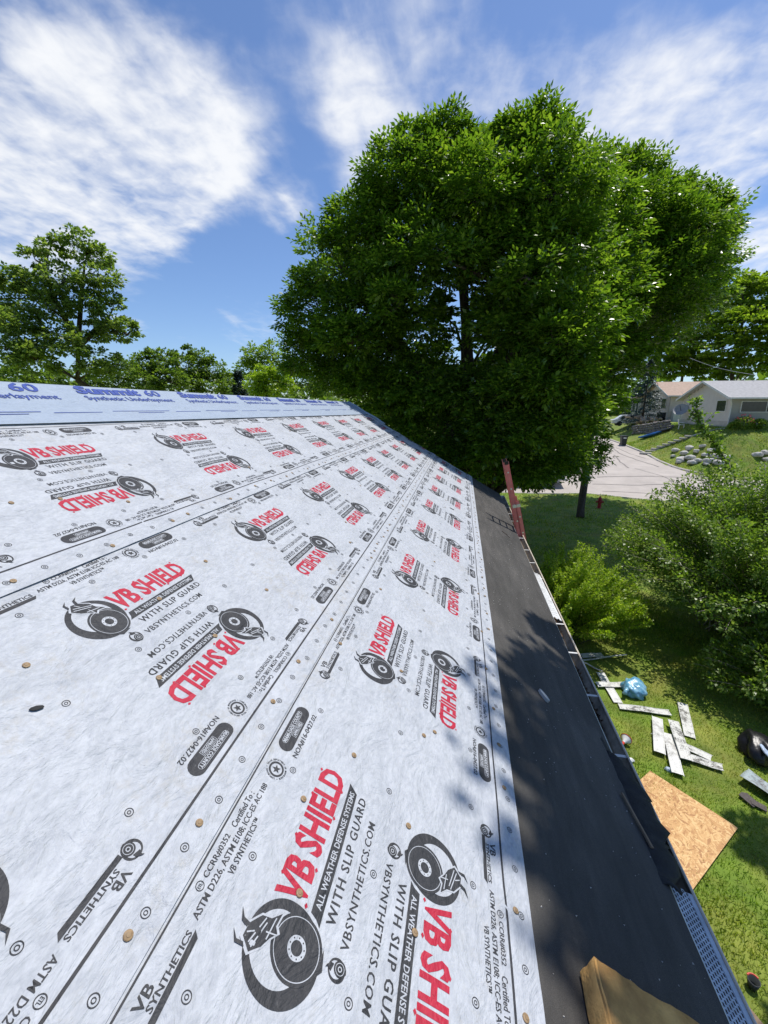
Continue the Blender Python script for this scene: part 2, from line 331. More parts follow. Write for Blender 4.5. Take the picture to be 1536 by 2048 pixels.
xs = np.concatenate([np.linspace(-1500, -130, 14), np.linspace(-120, -12, 28), np.arange(-10, 42, .5), np.linspace(44, 120, 26), np.linspace(130, 1500, 14)])
ys = np.concatenate([np.linspace(-400, -12, 18), np.arange(-10, 76, .5), np.linspace(78, 200, 25), np.linspace(220, 2500, 20)])
V, F = sheet_grid(xs, ys, lambda X, Y: H(X, Y) - .3*in_road(X, Y, -.1))
tag(link('ground', fast_mesh('ground', V, F, M['grass_ground'], smooth=True)), kind='structure')
def strip(name, A, B, nu, nv, dz, mat):
    A = np.array(A, float); B = np.array(B, float)
    def samp(P, n):
        d = np.r_[0, np.cumsum(np.linalg.norm(np.diff(P, axis=0), axis=1))]; s = np.linspace(0, d[-1], n)
        return np.stack([np.interp(s, d, P[:, 0]), np.interp(s, d, P[:, 1])], -1)
    a = samp(A, nu); b = samp(B, nu); t = np.linspace(0, 1, nv)[None, :, None]
    P = a[:, None]*(1-t)+b[:, None]*t; Z = H(P[..., 0], P[..., 1])+dz
    V = np.concatenate([P, Z[..., None]], -1).reshape(-1, 3)
    i, j = np.meshgrid(np.arange(nu-1), np.arange(nv-1), indexing='ij'); q = (i*nv+j).ravel()
    return link(name, fast_mesh(name, V, np.stack([q, q+nv, q+nv+1, q+1], -1), mat, smooth=True))
st = strip('street', NEAR, [(-120, 37.5), (0, 37.5), (9, 37.45), (18.4, 37.45), (26, 36.4), (120, 36.4)], 160, 22, -.10, M['concrete']); tag(st, kind='structure')
sd = strip('side_street', [(8.6, 37.0), (9.0, 40.5), (9.4, 46), (9.4, 60), (9.2, 75)], [(18.9, 37.0), (18.2, 39.6), (18.0, 46), (17.6, 60), (17.4, 75)], 60, 16, -.094, M['concrete']); tag(sd, kind='structure')
def kerb(name, P, w=.16, top=.02):
    P = np.array(P, float); d = np.r_[0, np.cumsum(np.linalg.norm(np.diff(P, axis=0), axis=1))]; n = int(d[-1]/1.2)+2; s = np.linspace(0, d[-1], n)
    Q = np.stack([np.interp(s, d, P[:, 0]), np.interp(s, d, P[:, 1])], -1); T = np.gradient(Q, axis=0); T /= np.linalg.norm(T, axis=1)[:, None]; Nn = np.stack([-T[:, 1], T[:, 0]], -1)
    V = []
    for q, nn in zip(Q, Nn):
        z = float(H(*q)); a = q-nn*w/2; b = q+nn*w/2
        V += [(a[0], a[1], z-.35), (a[0], a[1], z+top), (b[0], b[1], z+top), (b[0], b[1], z-.35)]
    F = [(i*4+k, i*4+k+1, i*4+k+5, i*4+k+4) for i in range(n-1) for k in range(3)]
    return tag(link(name, fast_mesh(name, V, F, M['kerb'])), kind='structure')
kerb('kerb', KERB); kerb('kerb', KL); kerb('kerb', NEAR)
def G(px, py, z=None):
    """pixel -> point on the terrain (or on the level z)"""
    d = ray(px, py)
    if z is not None:
        t = (z-CAM[2])/d[2]; return CAM+d*t
    ts = np.linspace(2, 260, 5200); P = CAM[None]+d[None]*ts[:, None]; k = np.argmax(P[:, 2] < H(P[:, 0], P[:, 1])); return P[k]
def AT(px, py, Y): d = ray(px, py); return CAM+d*(Y/d[1])
def AD(px, py, D): return CAM+ray(px, py)*D
# ------------------------------------------------------------------ the house with the roof in work
SL = .57135; CC = 1/math.hypot(1, SL); NRM = np.array([SL*CC, 0, CC]); ZB = 4.45
YE = 11.36; YS = -4.0; S_R = -3.5325; S_E = 1.221; XR = S_R*CC; ZR = ZB-SL*XR; XE = S_E*CC; ZE = ZB-SL*XE
def RP(s, y, off=0.0):
    s = np.asarray(s, float); y = np.asarray(y, float); off = np.asarray(off, float); x = s*CC
    return np.stack(np.broadcast_arrays(x+NRM[0]*off, y, ZB-SL*x+NRM[2]*off), -1)
def RPX(px, py, off=0.0):
    d = ray(px, py); p0 = np.array([0, 0, ZB])+NRM*off; t = ((p0-CAM)@NRM)/(d@NRM); q = CAM+d*t-NRM*off; return q[0]/CC, q[1]
house = tag(empty('house', (0, 0, 0)), 'house under roofing work, its slope covered in white printed underlayment', 'house')
XB = 2*XR-XE                        # far eave of the back slope
mb = MB()
mb.hexa([RP(S_R, YS, -.05), RP(S_E, YS, -.05), RP(S_E, YE, -.05), RP(S_R, YE, -.05), RP(S_R, YS, -.001), RP(S_E, YS, -.001), RP(S_E, YE, -.001), RP(S_R, YE, -.001)]).build('roof_deck', M['deck'], house)
mb = MB(); bz = ZE
mb.hexa([(XB, YS, bz-.05), (XR-.003, YS, ZR-.052), (XR-.003, YE, ZR-.052), (XB, YE, bz-.05), (XB, YS, bz), (XR-.003, YS, ZR-.001), (XR-.003, YE, ZR-.001), (XB, YE, bz)]).build('roof_deck', M['shingle'], house)
XW = XE-.42; XBW = XB+.42; YW0 = YS+.3; YW1 = YE-.3
def clap(parent, name, p0, p1, z0, z1, mat, out, step=.11, top=None):
    """lap siding from p0 to p1 (xy), the boards stepping out along 'out'; top(u) gives the height limit"""
    p0 = np.array(p0, float); p1 = np.array(p1, float); o = np.array(out, float); mb = MB(); n = max(1, int(round((z1-z0)/step))); st = (z1-z0)/n
    for i in range(n):
        za, zb = z0+i*st, z0+(i+1)*st
        u0, u1 = (0, 1) if top is None else top((zb+za)/2)
        if u1-u0 < .01: continue
        a = p0+(p1-p0)*u0; b = p0+(p1-p0)*u1
        A = np.r_[a+o*(.022 if step < .15 else .04), za]; B = np.r_[b+o*(.022 if step < .15 else .04), za]; C = np.r_[b+o*.006, zb]; D = np.r_[a+o*.006, zb]; A0 = np.r_[a, za]; B0 = np.r_[b, za]
        mb.add([A, B, C, D, A0, B0], [(0, 1, 2, 3), (4, 5, 1, 0)])
    return mb.build(name, mat, parent)
mb = MB(); mb.box(((XW+XBW)/2, (YW0+YW1)/2, (ZE-.28)/2-.2), (XW-XBW, YW1-YW0, ZE-.28+.4))
mb.add([(XW, YW1, ZE-.28), (XBW, YW1, ZE-.28), (XR, YW1, ZR-.12), (XW, YW0, ZE-.28), (XBW, YW0, ZE-.28), (XR, YW0, ZR-.12)], [(0, 1, 2), (5, 4, 3), (0, 2, 5, 3), (1, 4, 5, 2)])
mb.build('wall', M['siding'], house)
clap(house, 'siding', (XW, YW0), (XW, YW1), .3, ZE-.3, M['siding'], (1, 0))
mb = MB(); mb.box(((XW+XE-.035)/2, (YS+YE)/2, ZE-.205), (XE-.035-XW, YE-YS, .02)).build('soffit', M['trim'], house)
mb = MB(); mb.box((XE-.03, (YS+YE)/2, ZE-.125), (.02, YE-YS-.004, .15)).build('fascia', M['trim'], house)
# drip edge: thin metal angle along the eave and the rake
a = RP(S_E-.06, 0, .0006); b = RP(S_E+.012, 0, .0006); mb = MB()
mb.prism([(a[0], YS, a[2]), (b[0], YS, b[2]), (b[0], YS, b[2]-.035), (b[0]-.003, YS, b[2]-.035), (b[0]-.003, YS, b[2]-.003), (a[0], YS, a[2]-.0012)], (0, YE-YS, 0)).build('drip_edge', M['alu'], house)
mb = MB(); p = [RP(S_R, YE+.001, .001), RP(S_E, YE+.001, .001), RP(S_E, YE+.001, -.14), RP(S_R, YE+.001, -.14)]
mb.prism(p, (0, .02, 0)).build('rake_board', M['trim'], house)
# ice barrier strip at the eave
ss = np.linspace(.12, S_E+.004, 30); yy = np.linspace(YS, YE, 260)
S_, Y_ = np.meshgrid(ss, yy, indexing='ij'); off = .0022+.0016*vnoise(S_*4, Y_*2.2, 3)+.0012*vnoise(S_*13, Y_*5, 4)
def grid_faces(nx, ny):
    i, j = np.meshgrid(np.arange(nx-1), np.arange(ny-1), indexing='ij'); a = (i*ny+j).ravel(); return np.stack([a, a+ny, a+ny+1, a+1], -1)
ice = link('ice_barrier', fast_mesh('ice_barrier', RP(S_, Y_, off).reshape(-1, 3), grid_faces(len(ss), len(yy)), M['felt'], smooth=True), house)
ice['label'] = 'charcoal granulated ice barrier strip along the eave'
ng = 420; gs = RNG.uniform(.40, S_E-.02, ng); gy_ = RNG.uniform(.6, 11.2, ng); gk = RNG.uniform(.002, .0055, ng)[:, None]; gp = RP(gs, gy_, .0045); gd = np.array([(1, 1, 1), (1, -1, -1), (-1, 1, -1), (-1, -1, 1)])/1.7
gq = np.linalg.qr(RNG.normal(0, 1, (ng, 3, 3)))[0]; gv = (gp[:, None]+(gd[None] @ gq)*gk[:, None]).reshape(-1, 3); gf = (np.arange(ng)[:, None, None]*4+np.array([(0, 1, 2), (0, 3, 1), (0, 2, 3), (1, 3, 2)])[None]).reshape(-1, 3)
tag(link('roof_grit', fast_mesh('roof_grit', gv, gf, M['stone']), ice), kind='stuff')
# --- printed underlayment
T = 1.242; RW = 1.224; NC = 40; DU = T/NC; DV = RW/NC
class Print:
    def __init__(s): s.items = []
    def poly(s, pts, layer=0, mat=0): s.items.append((np.array(pts, float), [tuple(range(len(pts)))], layer, mat))
    def disc(s, c, r, layer=0, mat=0, n=40): s.poly([(c[0]+r*math.cos(2*math.pi*k/n), c[1]+r*math.sin(2*math.pi*k/n)) for k in range(n)], layer, mat)
    def ring(s, c, r0, r1, layer=0, mat=0, n=24):
        P = [(c[0]+r*math.cos(2*math.pi*k/n), c[1]+r*math.sin(2*math.pi*k/n)) for r in (r0, r1) for k in range(n)]
        s.items.append((np.array(P), [(k, (k+1) % n, n+(k+1) % n, n+k) for k in range(n)], layer, mat))
    def text(s, txt, u0, u1, v0, v1, layer=0, mat=0, bold=.0, shear=0, spacing=1.0):
        cu = bpy.data.curves.new('txt', 'FONT'); cu.body = txt; cu.resolution_u = 2; cu.offset = bold; cu.shear = shear; cu.space_character = spacing; cu.fill_mode = 'FRONT'
        ob = bpy.data.objects.new('txt', cu); col.objects.link(ob); dg = bpy.context.evaluated_depsgraph_get(); me = bpy.data.meshes.new_from_object(ob.evaluated_get(dg))
        P = np.array([v.co[:2] for v in me.vertices]); F = [tuple(p.vertices) for p in me.polygons]
        bpy.data.objects.remove(ob); bpy.data.curves.remove(cu); bpy.data.meshes.remove(me)
        lo, hi = P.min(0), P.max(0); P = (P-lo)/(hi-lo)*[u1-u0, v1-v0]+[u0, v0]
        s.items.append((P, F, layer, mat))
    def merged(s, rot=None, grid=True):
        bm = bmesh.new()
        for P, F, layer, mat in s.items:
            if rot is not None: P = 2*np.array(rot)-P
            vs_ = [bm.verts.new((p[0], p[1], layer)) for p in P]
            for f in F:
                try: bm.faces.new([vs_[i] for i in f]).material_index = mat
                except ValueError: pass
        if grid:
            P = np.array([v.co[:] for v in bm.verts]); lo, hi = P.min(0), P.max(0)
            for ax, d in ((0, DU), (1, DV)):
                for k in range(int(math.ceil(lo[ax]/d)), int(math.floor(hi[ax]/d))+1):
                    co = [0, 0, 0]; no = [0, 0, 0]; co[ax] = k*d; no[ax] = 1
                    bmesh.ops.bisect_plane(bm, geom=list(bm.verts)+list(bm.edges)+list(bm.faces), dist=1e-6, plane_co=co, plane_no=no)
        V = np.array([v.co[:] for v in bm.verts]); bm.verts.index_update()
        F = [tuple(v.index for v in f.verts) for f in bm.faces]; m = [f.material_index for f in bm.faces]; bm.free()
        return V, F, m
K = 0; RD = 1; WH = 2
def wheel(pr, c, k=1.0, fine=True):
    q = lambda x, y: (c[0]+x*k, c[1]+y*k)
    pr.disc(q(-.020, .035), .108*k, 0, K, 56); pr.disc(q(-.020, .047), .079*k, 1, WH, 48)
    pr.disc(q(0, 0), .0745*k, 2, K, 48)
    pr.poly([q(-.014, -.083), q(.03, -.074), q(-.02, -.066), q(-.05, -.05)], 2, K)
    if fine:
        pr.ring(q(0, 0), .0645*k, .0665*k, 3, WH, 48); pr.ring(q(0, 0), .0165*k, .0270*k, 3, WH, 32)
        for i in range(9):
            a = 2*math.pi*i/9; pr.disc(q(.0218*math.cos(a), .0218*math.sin(a)), .0021*k, 4, K, 6)
        # horned head laid over the rim
        hd = [(-.062, .118), (-.040, .146), (-.012, .143), (.018, .117), (.024, .090), (.046, .066), (.014, .072), (.002, .062), (-.016, .078), (-.040, .092)]
        cx, cy = -.012, .105
        pr.poly([q(cx+(x-cx)*1.16, cy+(y-cy)*1.16) for x, y in hd], 3, WH); pr.poly([q(x, y) for x, y in hd], 4, K)
        for (x0, y0, x1, y1) in ((-.052, .117, .010, .098), (-.046, .127, .018, .104), (-.022, .086, .030, .078), (-.008, .093, -.002, .064), (-.03, .14, -.02, .122)):
            d = np.array([x1-x0, y1-y0]); nn = np.array([-d[1], d[0]])/np.hypot(*d)*.0016
            pr.poly([q(x0-nn[0], y0-nn[1]), q(x1-nn[0], y1-nn[1]), q(x1+nn[0], y1+nn[1]), q(x0+nn[0], y0+nn[1])], 5, WH)
        pr.poly([q(-.058, .133), q(-.050, .140), q(-.052, .158), q(-.036, .176), q(-.060, .160)], 4, K)
        pr.poly([q(-.022, .145), q(-.010, .142), q(-.006, .160), q(.012, .176), q(-.014, .164)], 4, K)
    else:
        pr.ring(q(0, 0), .05*k, .056*k, 3, WH, 20); pr.ring(q(0, 0), .016*k, .026*k, 3, WH, 14)
        pr.poly([q(-.058, .105), q(-.03, .15), q(-.045, .175), q(-.02, .165), q(.02, .12), q(.02, .08)], 4, K)
HUB = (0, .788)
logo = Print(); wheel(logo, HUB)
# tall slab letters
def slab(pr, txt, u0, u1, v0, v1, mat, layer=0):
    pr.text(txt, u0, u1, v0, v1, layer, mat, bold=.036)
slab(logo, 'VB', .082, .202, .800, .900, RD); slab(logo, 'SHIELD', .222, .522, .800, .900, RD)
for (x, y) in ((.095, .797), (.135, .897), (.19, .8), (.25, .899), (.31, .848), (.36, .797), (.40, .899), (.46, .80), (.5, .9)):
    logo.poly([(x-.007, y), (x, y+.0055), (x+.008, y+.001), (x, y-.0055)], 0, RD)
logo.poly([(.066, .742), (.486, .741), (.513, .778), (.089, .778), (.080, .757)], 0, K)
logo.text('ALL WEATHER DEFENSE SYSTEMS', .103, .484, .7505, .7700, 1, WH, .016)
logo.text('WITH SLIP GUARD', .086, .487, .6990, .7290, 0, K, .016, 0, 1.15)
logo.text('VBSYNTHETICS.COM', .052, .424, .6450, .6710, 0, K, .012, 0, 1.12)
wheel(logo, (.011, .659), .235, False)
lab = Print(); wheel(lab, (-.282, 1.046), .24, False)
lab.text('VB', -.247, -.198, 1.0685, 1.0925, 0, K, .02); lab.text('SYNTHETICS', -.236, -.088, 1.0500, 1.0655, 0, K, .02)
lab.poly([(-.262, 1.033), (-.092, 1.033), (-.080, 1.0475), (-.262, 1.0475)], 0, K)
cert = Print(); badge, lab = lab, cert
lab.ring((-.002, 1.090), .0098, .0120, 0, K, 18); lab.text('ETL', -.0085, .0045, 1.0855, 1.0945, 0, K, .02)
lab.text('CCRR#0352', .020, .140, 1.0800, 1.0985, 0, K, .014); lab.text('Certified To :', .166, .288, 1.0785, 1.0985, 0, K, .014)
lab.text('ASTM D226, ASTM E108; ICC-ES AC 188', -.064, .336, 1.0495, 1.0715, 0, K, .014); lab.text('VB SYNTHETICS\u2122', .056, .224, 1.0235, 1.0430, 0, K, .014)
seal = Print(); lab = seal
lab.ring((.404, 1.052), .0215, .0285, 0, K, 30)
lab.poly([(.404+(.017 if k % 2 == 0 else .0068)*math.sin(math.pi*k/5), 1.052+(.017 if k % 2 == 0 else .0068)*math.cos(math.pi*k/5)) for k in range(10)], 0, K)
for i, ch in enumerate('TEXAS DEPARTMENT OF INSURANCE * COMPLIANCE * '):
    a = math.pi/2-2*math.pi*i/45
    if ch != ' ':
        P_ = Print(); P_.text(ch, -.0022, .0022, -.0032, .0032, 0, K, .02); p, f, l, m_ = P_.items[0]; ca, sa = math.cos(a-math.pi/2), math.sin(a-math.pi/2)
        p = np.stack([p[:, 0]*ca-p[:, 1]*sa, p[:, 0]*sa+p[:, 1]*ca], -1)+[.404+.0355*math.cos(a), 1.052+.0355*math.sin(a)]; lab.items.append((p, f, l, m_))
def pill(u0, u1, v0, v1, n=10):
    r = (v1-v0)/2; cy = (v0+v1)/2; return [(u1-r+r*math.cos(a), cy+r*math.sin(a)) for a in np.linspace(-math.pi/2, math.pi/2, n)]+[(u0+r+r*math.cos(a), cy+r*math.sin(a)) for a in np.linspace(math.pi/2, 1.5*math.pi, n)]
appr = Print(); lab = appr
lab.poly(pill(.484, .712, 1.032, 1.094), 0, K); lab.poly(pill(.512, .684, 1.062, 1.084, 5), 1, WH); lab.poly(pill(.5135, .6825, 1.0635, 1.0825, 5), 2, K)
lab.text('MIAMI-DADE COUNTY', .517, .679, 1.0655, 1.0805, 3, WH, .03); lab.poly([(.560, 1.040), (.638, 1.040), (.638, 1.059), (.560, 1.059)], 1, WH); lab.poly([(.5615, 1.0415), (.6365, 1.0415), (.6365, 1.0575), (.5615, 1.0575)], 2, K); lab.text('APPROVED', .564, .634, 1.0435, 1.0555, 3, WH, .03)
lab.text('NOA#16-0427.02', .484, .706, 1.0000, 1.0225, 0, K, .016)
tgt = Print()
for j, (v, o) in enumerate(((.997, .125), (.617, .272), (.239, .119))):
    for k in range(4):
        tgt.ring(((o+k*T/4) % T, v), .0098, .0122, 0, K, 18); tgt.ring(((o+k*T/4) % T, v), .0034, .0056, 0, K, 12)
for k in range(8):
    c = ((.115+k*T/8) % T, .05+.006*math.sin(k*2.1)); tgt.ring(c, .0098, .0122, 0, K, 16); tgt.ring(c, .0034, .0056, 0, K, 10)
CEN = (.193, .612)
protos = {'printed_logo': [logo.merged(), logo.merged(CEN)], 'printed_badge': [badge.merged(), badge.merged(CEN)], 'printed_certificate': [cert.merged(), cert.merged(CEN)], 'printed_seal': [seal.merged(), seal.merged(CEN)], 'printed_approval': [appr.merged(), appr.merged(CEN)], 'printed_target': [tgt.merged()]}
INKS = [M['ink'], M['red'], M['white_print']]
def make_roll(idx, s_edge, y0, label):
    i0 = int(math.floor((YS-y0)/DU)); ni = int(math.ceil((YE+.012-y0)/DU))-i0
    yg = y0+(i0+np.arange(ni+1))*DU; yg[-1] = YE+.012; vg = np.arange(NC+1)*DV
    Vv, Yy = np.meshgrid(vg, yg, indexing='ij'); Sg = s_edge-Vv
    a = Sg*math.cos(.5)+Yy*math.sin(.5); b = -Sg*math.sin(.5)+Yy*math.cos(.5)
    w = .0085*(vnoise(a*4.5, b*1.3, idx)-.5)+.0050*(vnoise(Sg*9, Yy*6, idx+5)-.5)+.0048*(vnoise(a*17+2*vnoise(b*3, a*3, 9), b*4, idx+11)-.5)*sstep(.35, .65, vnoise(Sg*1.1, Yy*.9, idx+21))
    w = w+.0045*np.maximum(0, 1-np.abs(vnoise(a*3.2, b*.8, idx+31)-.5)*14)*sstep(.3, .6, vnoise(Sg*1.7, Yy*1.2, idx+41))
    base = .0095+.0080*(1-sstep(.09, .17, Vv))
    damp = .40+.60*sstep(.0, .05, Vv)*(1-sstep(1.05, 1.12, Vv))
    wob = .0035*(vnoise(Yy*1.3, 0*Yy, idx+2)-.5)*(1-sstep(0, .05, Vv))
    OFF = base+w*damp
    P = RP(Sg+wob, Yy, OFF).reshape(-1, 3); Fq = grid_faces(NC+1, ni+1)
    sh = link('underlayment_sheet', fast_mesh('underlayment_sheet', P, Fq, M['sheet'], smooth=True), house); sh['label'] = label
    def offs(y, v):
        fu = np.clip((y-yg[0])/DU, 0, ni-1e-6); fv = np.clip(v/DV, 0, NC-1e-6); iu = fu.astype(int); iv = fv.astype(int); tu = fu-iu; tv = fv-iv
        return (OFF[iv, iu]*(1-tu)+OFF[iv, iu+1]*tu)*(1-tv)+(OFF[iv+1, iu]*(1-tu)+OFF[iv+1, iu+1]*tu)*tv
    def place(name, V, F, m, yo):
        y = V[:, 0]+yo; v = V[:, 1]
        if y.min() > YE or y.max() < -1.2: return
        keep = y <= YE+.004
        if not keep.all():
            kk = [i for i, f in enumerate(F) if all(keep[j] for j in f)]
            if not kk: return
            F = [F[i] for i in kk]; m = [m[i] for i in kk]
        P = RP(s_edge-v, y, offs(y, v)+.0009+.00035*V[:, 2])
        me = bpy.data.meshes.new(name); me.from_pydata(P.tolist(), [], F)
        for mt in INKS: me.materials.append(mt)
        me.polygons.foreach_set('material_index', np.array(m, np.int32)); me.update()
        if me.polygons and me.polygons[0].normal.dot(Vector(NRM)) < 0: me.flip_normals()
        return link(name, me, sh)
    for k in range(-2, 10):
        for nm, pl in protos.items():
            for (V, F, m) in pl:
                o = place(nm, V, F, m, y0+k*T)
                if o is not None and nm == 'printed_target': o['kind'] = 'stuff'
    for v0, v1 in ((.104, .112), (1.1115, 1.1165)):
        ya = np.arange(max(yg[0], -1.5), YE, DU/2); A = np.stack([ya-0, 0*ya+v0, 0*ya], -1); B = np.stack([ya, 0*ya+v1, 0*ya], -1)
        V = np.concatenate([A, B]); n = len(ya); place('printed_line', V, [(i, i+1, n+i+1, n+i) for i in range(n-1)], [0]*(n-1), 0)
    return sh, offs
SE = {1: -1.864, 2: -.766, 3: .3576}
rolls = {3: make_roll(3, SE[3], .750, 'white printed underlayment sheet next to the charcoal eave strip'),
         2: make_roll(2, SE[2], .0618, 'white printed underlayment sheet in the middle of the slope'),
         1: make_roll(1, SE[1], .612, 'white printed underlayment sheet below the blue grey ridge sheet')}
# --- ridge sheet folded over the ridge
yy = np.linspace(YS, YE-.02, 240); cols = []
for k, t in enumerate(np.linspace(0, 1, 14)):
    sb = -3.035+.0135*yy
    s = S_R+t*(sb-S_R)
    cols.append(RP(s, yy, .024+.0022*(vnoise(s*9, yy*3.1, 31)-.5)+.004*(1-t)**6))
back = [np.stack([XR-(P_ := .06*k)-.0+0*yy, yy, ZR+.030-SL*.06*k+.002*vnoise(yy*3, 0*yy+k, 5)], -1) for k in (6, 3, 1)]
G_ = np.stack(back+cols, 0)
cap = link('ridge_sheet', fast_mesh('ridge_sheet', G_.reshape(-1, 3), grid_faces(len(G_), len(yy)), M['cap'], smooth=True), house); cap['label'] = 'blue grey printed underlayment folded over the ridge'
sm = Print(); sm.text('Summit', 0, .70, .0, .122, 0, 0, .05, .25); sm.text('60', .76, .97, .0, .115, 0, 0, .022, .2); sm.text('Synthetic Underlayment', .0, 1.03, -.115, -.028, 0, 0, .01)
SMV, SMF, SMm = sm.merged(None, False)
for k in range(-2, 7):
    y0 = 2.93+k*1.262; y = y0+SMV[:, 0]
    if y.max() > YE-.03: continue
    s = -3.405-SMV[:, 1]; P = RP(s, y, .0285+.003*np.clip((-3.40-s)/.13, 0, 1)); me = bpy.data.meshes.new('printed_name'); me.from_pydata(P.tolist(), [], SMF); me.materials.append(M['blue']); me.update()
    if me.polygons[0].normal.dot(Vector(NRM)) < 0: me.flip_normals()
    link('printed_name', me, cap)
    for (a, b, v) in ((.05, .72, -.262), (.8, 1.2, -.276), (.3, .62, -.288)):
        mb = MB(); mb.add(RP([-3.405-v, -3.405-v, -3.405-v+.006, -3.405-v+.006], [y0+a, y0+b, y0+b, y0+a], .0268), [(0, 3, 2, 1)]); mb.build('printed_line', M['blue'], cap)
# rolled edge of the ridge sheet along the rake
mb = MB(); mb.tube([RP(s, YE-.015+.012*math.sin(s*7), .035+.008*math.sin(s*11)) for s in np.linspace(S_R+.0, -2.36, 10)], [.022, .028, .03, .028, .03, .03, .027, .03, .028, .024], 10).build('rolled_edge', M['cap'], cap, smooth=True)
# --- nail caps
capm = MB().lathe([(.0002, 0), (.0112, 0), (.0112, .0010), (.0098, .0024), (.0052, .0036), (.0050, .0046), (.0002, .0048)], 12); cm = capm.build('nail_cap', M['cap_nail'], house, smooth=False); cap_me = cm.data; bpy.data.objects.remove(cm)
QR = Vector(NRM).to_track_quat('Z', 'Y')
def nail(s, y):
    k = 1 if s < SE[1] else 2 if s < SE[2] else 3
    v = SE[k]-s
    if v < .002 or v > 1.2 or y > YE-.05: return
    sh, offs = rolls[k]; of = float(offs(np.array([y]), np.array([v]))[0])
    o = link('nail_cap', cap_me, sh); o.location = RP(s, y, of+.0022); o.rotation_mode = 'QUATERNION'; o.rotation_quaternion = QR @ Vector((RNG.normal(0, .04), RNG.normal(0, .04), 1)).to_track_quat('Z', 'Y')
px_caps = [(254, 1875), (396, 1650), (52, 1332), (25, 1167), (545, 1405), (707, 1512), (607, 1598), (599, 1786), (816, 1653), (829, 1866), (1028, 1824), (1047, 2040), (1006, 1578), (995, 1492), (847, 1472), (868, 1466), (595, 1326), (802, 1343), (680, 1288), (662, 1242), (411, 1123), (533, 1180), (318, 1199), (430, 1272), (318, 1355), (224, 1095), (22, 1007), (256, 1004), (344, 1045), (374, 1031), (970, 1340), (890, 1015), (700, 1085), (760, 1180), (985, 1420), (962, 1265), (955, 1190), (460, 1000), (120, 1000)]
for q in px_caps: nail(*RPX(*q, .008))
for k in (1, 2, 3):
    y = 3.2
    while y < YE:
        nail(SE[k]-.05-RNG.uniform(-.02, .02), y); y += RNG.uniform(.16, .38)
    for i in range(14): nail(SE[k]-RNG.uniform(.25, 1.0), RNG.uniform(3.5, 11))
# ------------------------------------------------------------------ gutter
def gut_prof(): return [(.0, 0.0), (.0, -.105), (.012, -.115), (.075, -.115), (.085, -.09), (.118, -.045), (.118, -.004), (.108, .002)]
gx = XE+.006; gz = ZE-.045; prof = gut_prof(); nY = 60; gy = np.linspace(YS, YE+.03, nY); th = .0016
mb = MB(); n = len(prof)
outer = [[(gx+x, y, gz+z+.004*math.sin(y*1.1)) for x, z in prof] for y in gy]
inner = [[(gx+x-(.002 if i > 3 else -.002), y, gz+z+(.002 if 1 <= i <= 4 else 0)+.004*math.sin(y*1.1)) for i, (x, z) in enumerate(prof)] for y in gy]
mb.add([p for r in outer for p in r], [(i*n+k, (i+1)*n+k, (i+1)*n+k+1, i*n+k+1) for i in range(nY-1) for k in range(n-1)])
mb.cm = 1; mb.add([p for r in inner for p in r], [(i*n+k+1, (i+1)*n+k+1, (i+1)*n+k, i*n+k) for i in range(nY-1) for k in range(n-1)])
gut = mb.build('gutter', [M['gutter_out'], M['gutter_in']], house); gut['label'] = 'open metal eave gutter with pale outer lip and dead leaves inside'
mb = MB(); mb.tube([(gx+.116, y, gz+.001+.004*math.sin(y*1.1)) for y in gy], .0055, 6).build('gutter_lip', M['gutter_out'], gut)
mb = MB(); mb.add([(gx+x, YE+.031, gz+z) for x, z in prof], [tuple(range(n))]); mb.build('end_cap', M['trim'], gut)
for y in list(np.arange(1.95, 11.2, .62)): 
    mb = MB(); mb.box((gx+.058, y+RNG.uniform(-.03, .03), gz-.006), (.114, .022, .003)).box((gx+.004, y, gz-.02), (.003, .03, .05)); mb.build('hanger', M['trim'], gut)
# dead leaves in the trough
nl = 2600; lx = gx+RNG.uniform(.012, .098, nl); ly = RNG.uniform(1.5, 11.2, nl); keep = vnoise(ly*1.5, ly*0, 8) > .42; lx, ly = lx[keep], ly[keep]; nl = len(lx)
lz = gz-.112+RNG.uniform(.0, .045, nl)*vnoise(ly*2.1, 0*ly, 77)
def quads(c, u, v, name, mat, parent=None):
    V = np.stack([c-u, c+v*.6, c+u, c-v*.6], 1).reshape(-1, 3); return link(name, fast_mesh(name, V, np.arange(len(c)*4).reshape(-1, 4), mat), parent)
c = np.stack([lx, ly, lz], -1); u = RNG.normal(0, 1, (nl, 3)); u[:, 2] *= .45; u *= (.022/np.linalg.norm(u, axis=1))[:, None]; v = np.cross(u, RNG.normal(0, 1, (nl, 3))); v *= (.02/np.linalg.norm(v, axis=1))[:, None]
tag(quads(c, u, v, 'leaf_litter', M['litter'], gut), kind='stuff')
# perforated guards
def guard_mesh(L, W, nl, nw, mat, lip=.012, hole=.62, th=.0):
    mb = MB(); dl, dw = L/nl, W/nw
    for i in range(nl):
        for j in range(nw):
            x0, y0 = j*dw, i*dl+(dl*.5 if j % 2 else 0); hx, hy = dw*hole*.78, dl*hole*1.05
            a = (x0, y0); b = (x0+dw, y0); c = (x0+dw, y0+dl); d = (x0, y0+dl)
            ix, iy = (dw-hx)/2, (dl-hy)/2; e = (x0+ix, y0+iy); f = (x0+dw-ix, y0+iy); g = (x0+dw-ix, y0+dl-iy); h = (x0+ix, y0+dl-iy)
            mb.add([(p[0], p[1], 0) for p in (a, b, c, d, e, f, g, h)], [(0, 1, 5, 4), (1, 2, 6, 5), (2, 3, 7, 6), (3, 0, 4, 7)])
    mb.box((-.006, L/2, -.001), (.012, L, .003)); mb.box((W+.011, L/2, 0), (.022, L, .003)); mb.box((W+.0235, L/2, -.006), (.003, L, .014))
    return mb
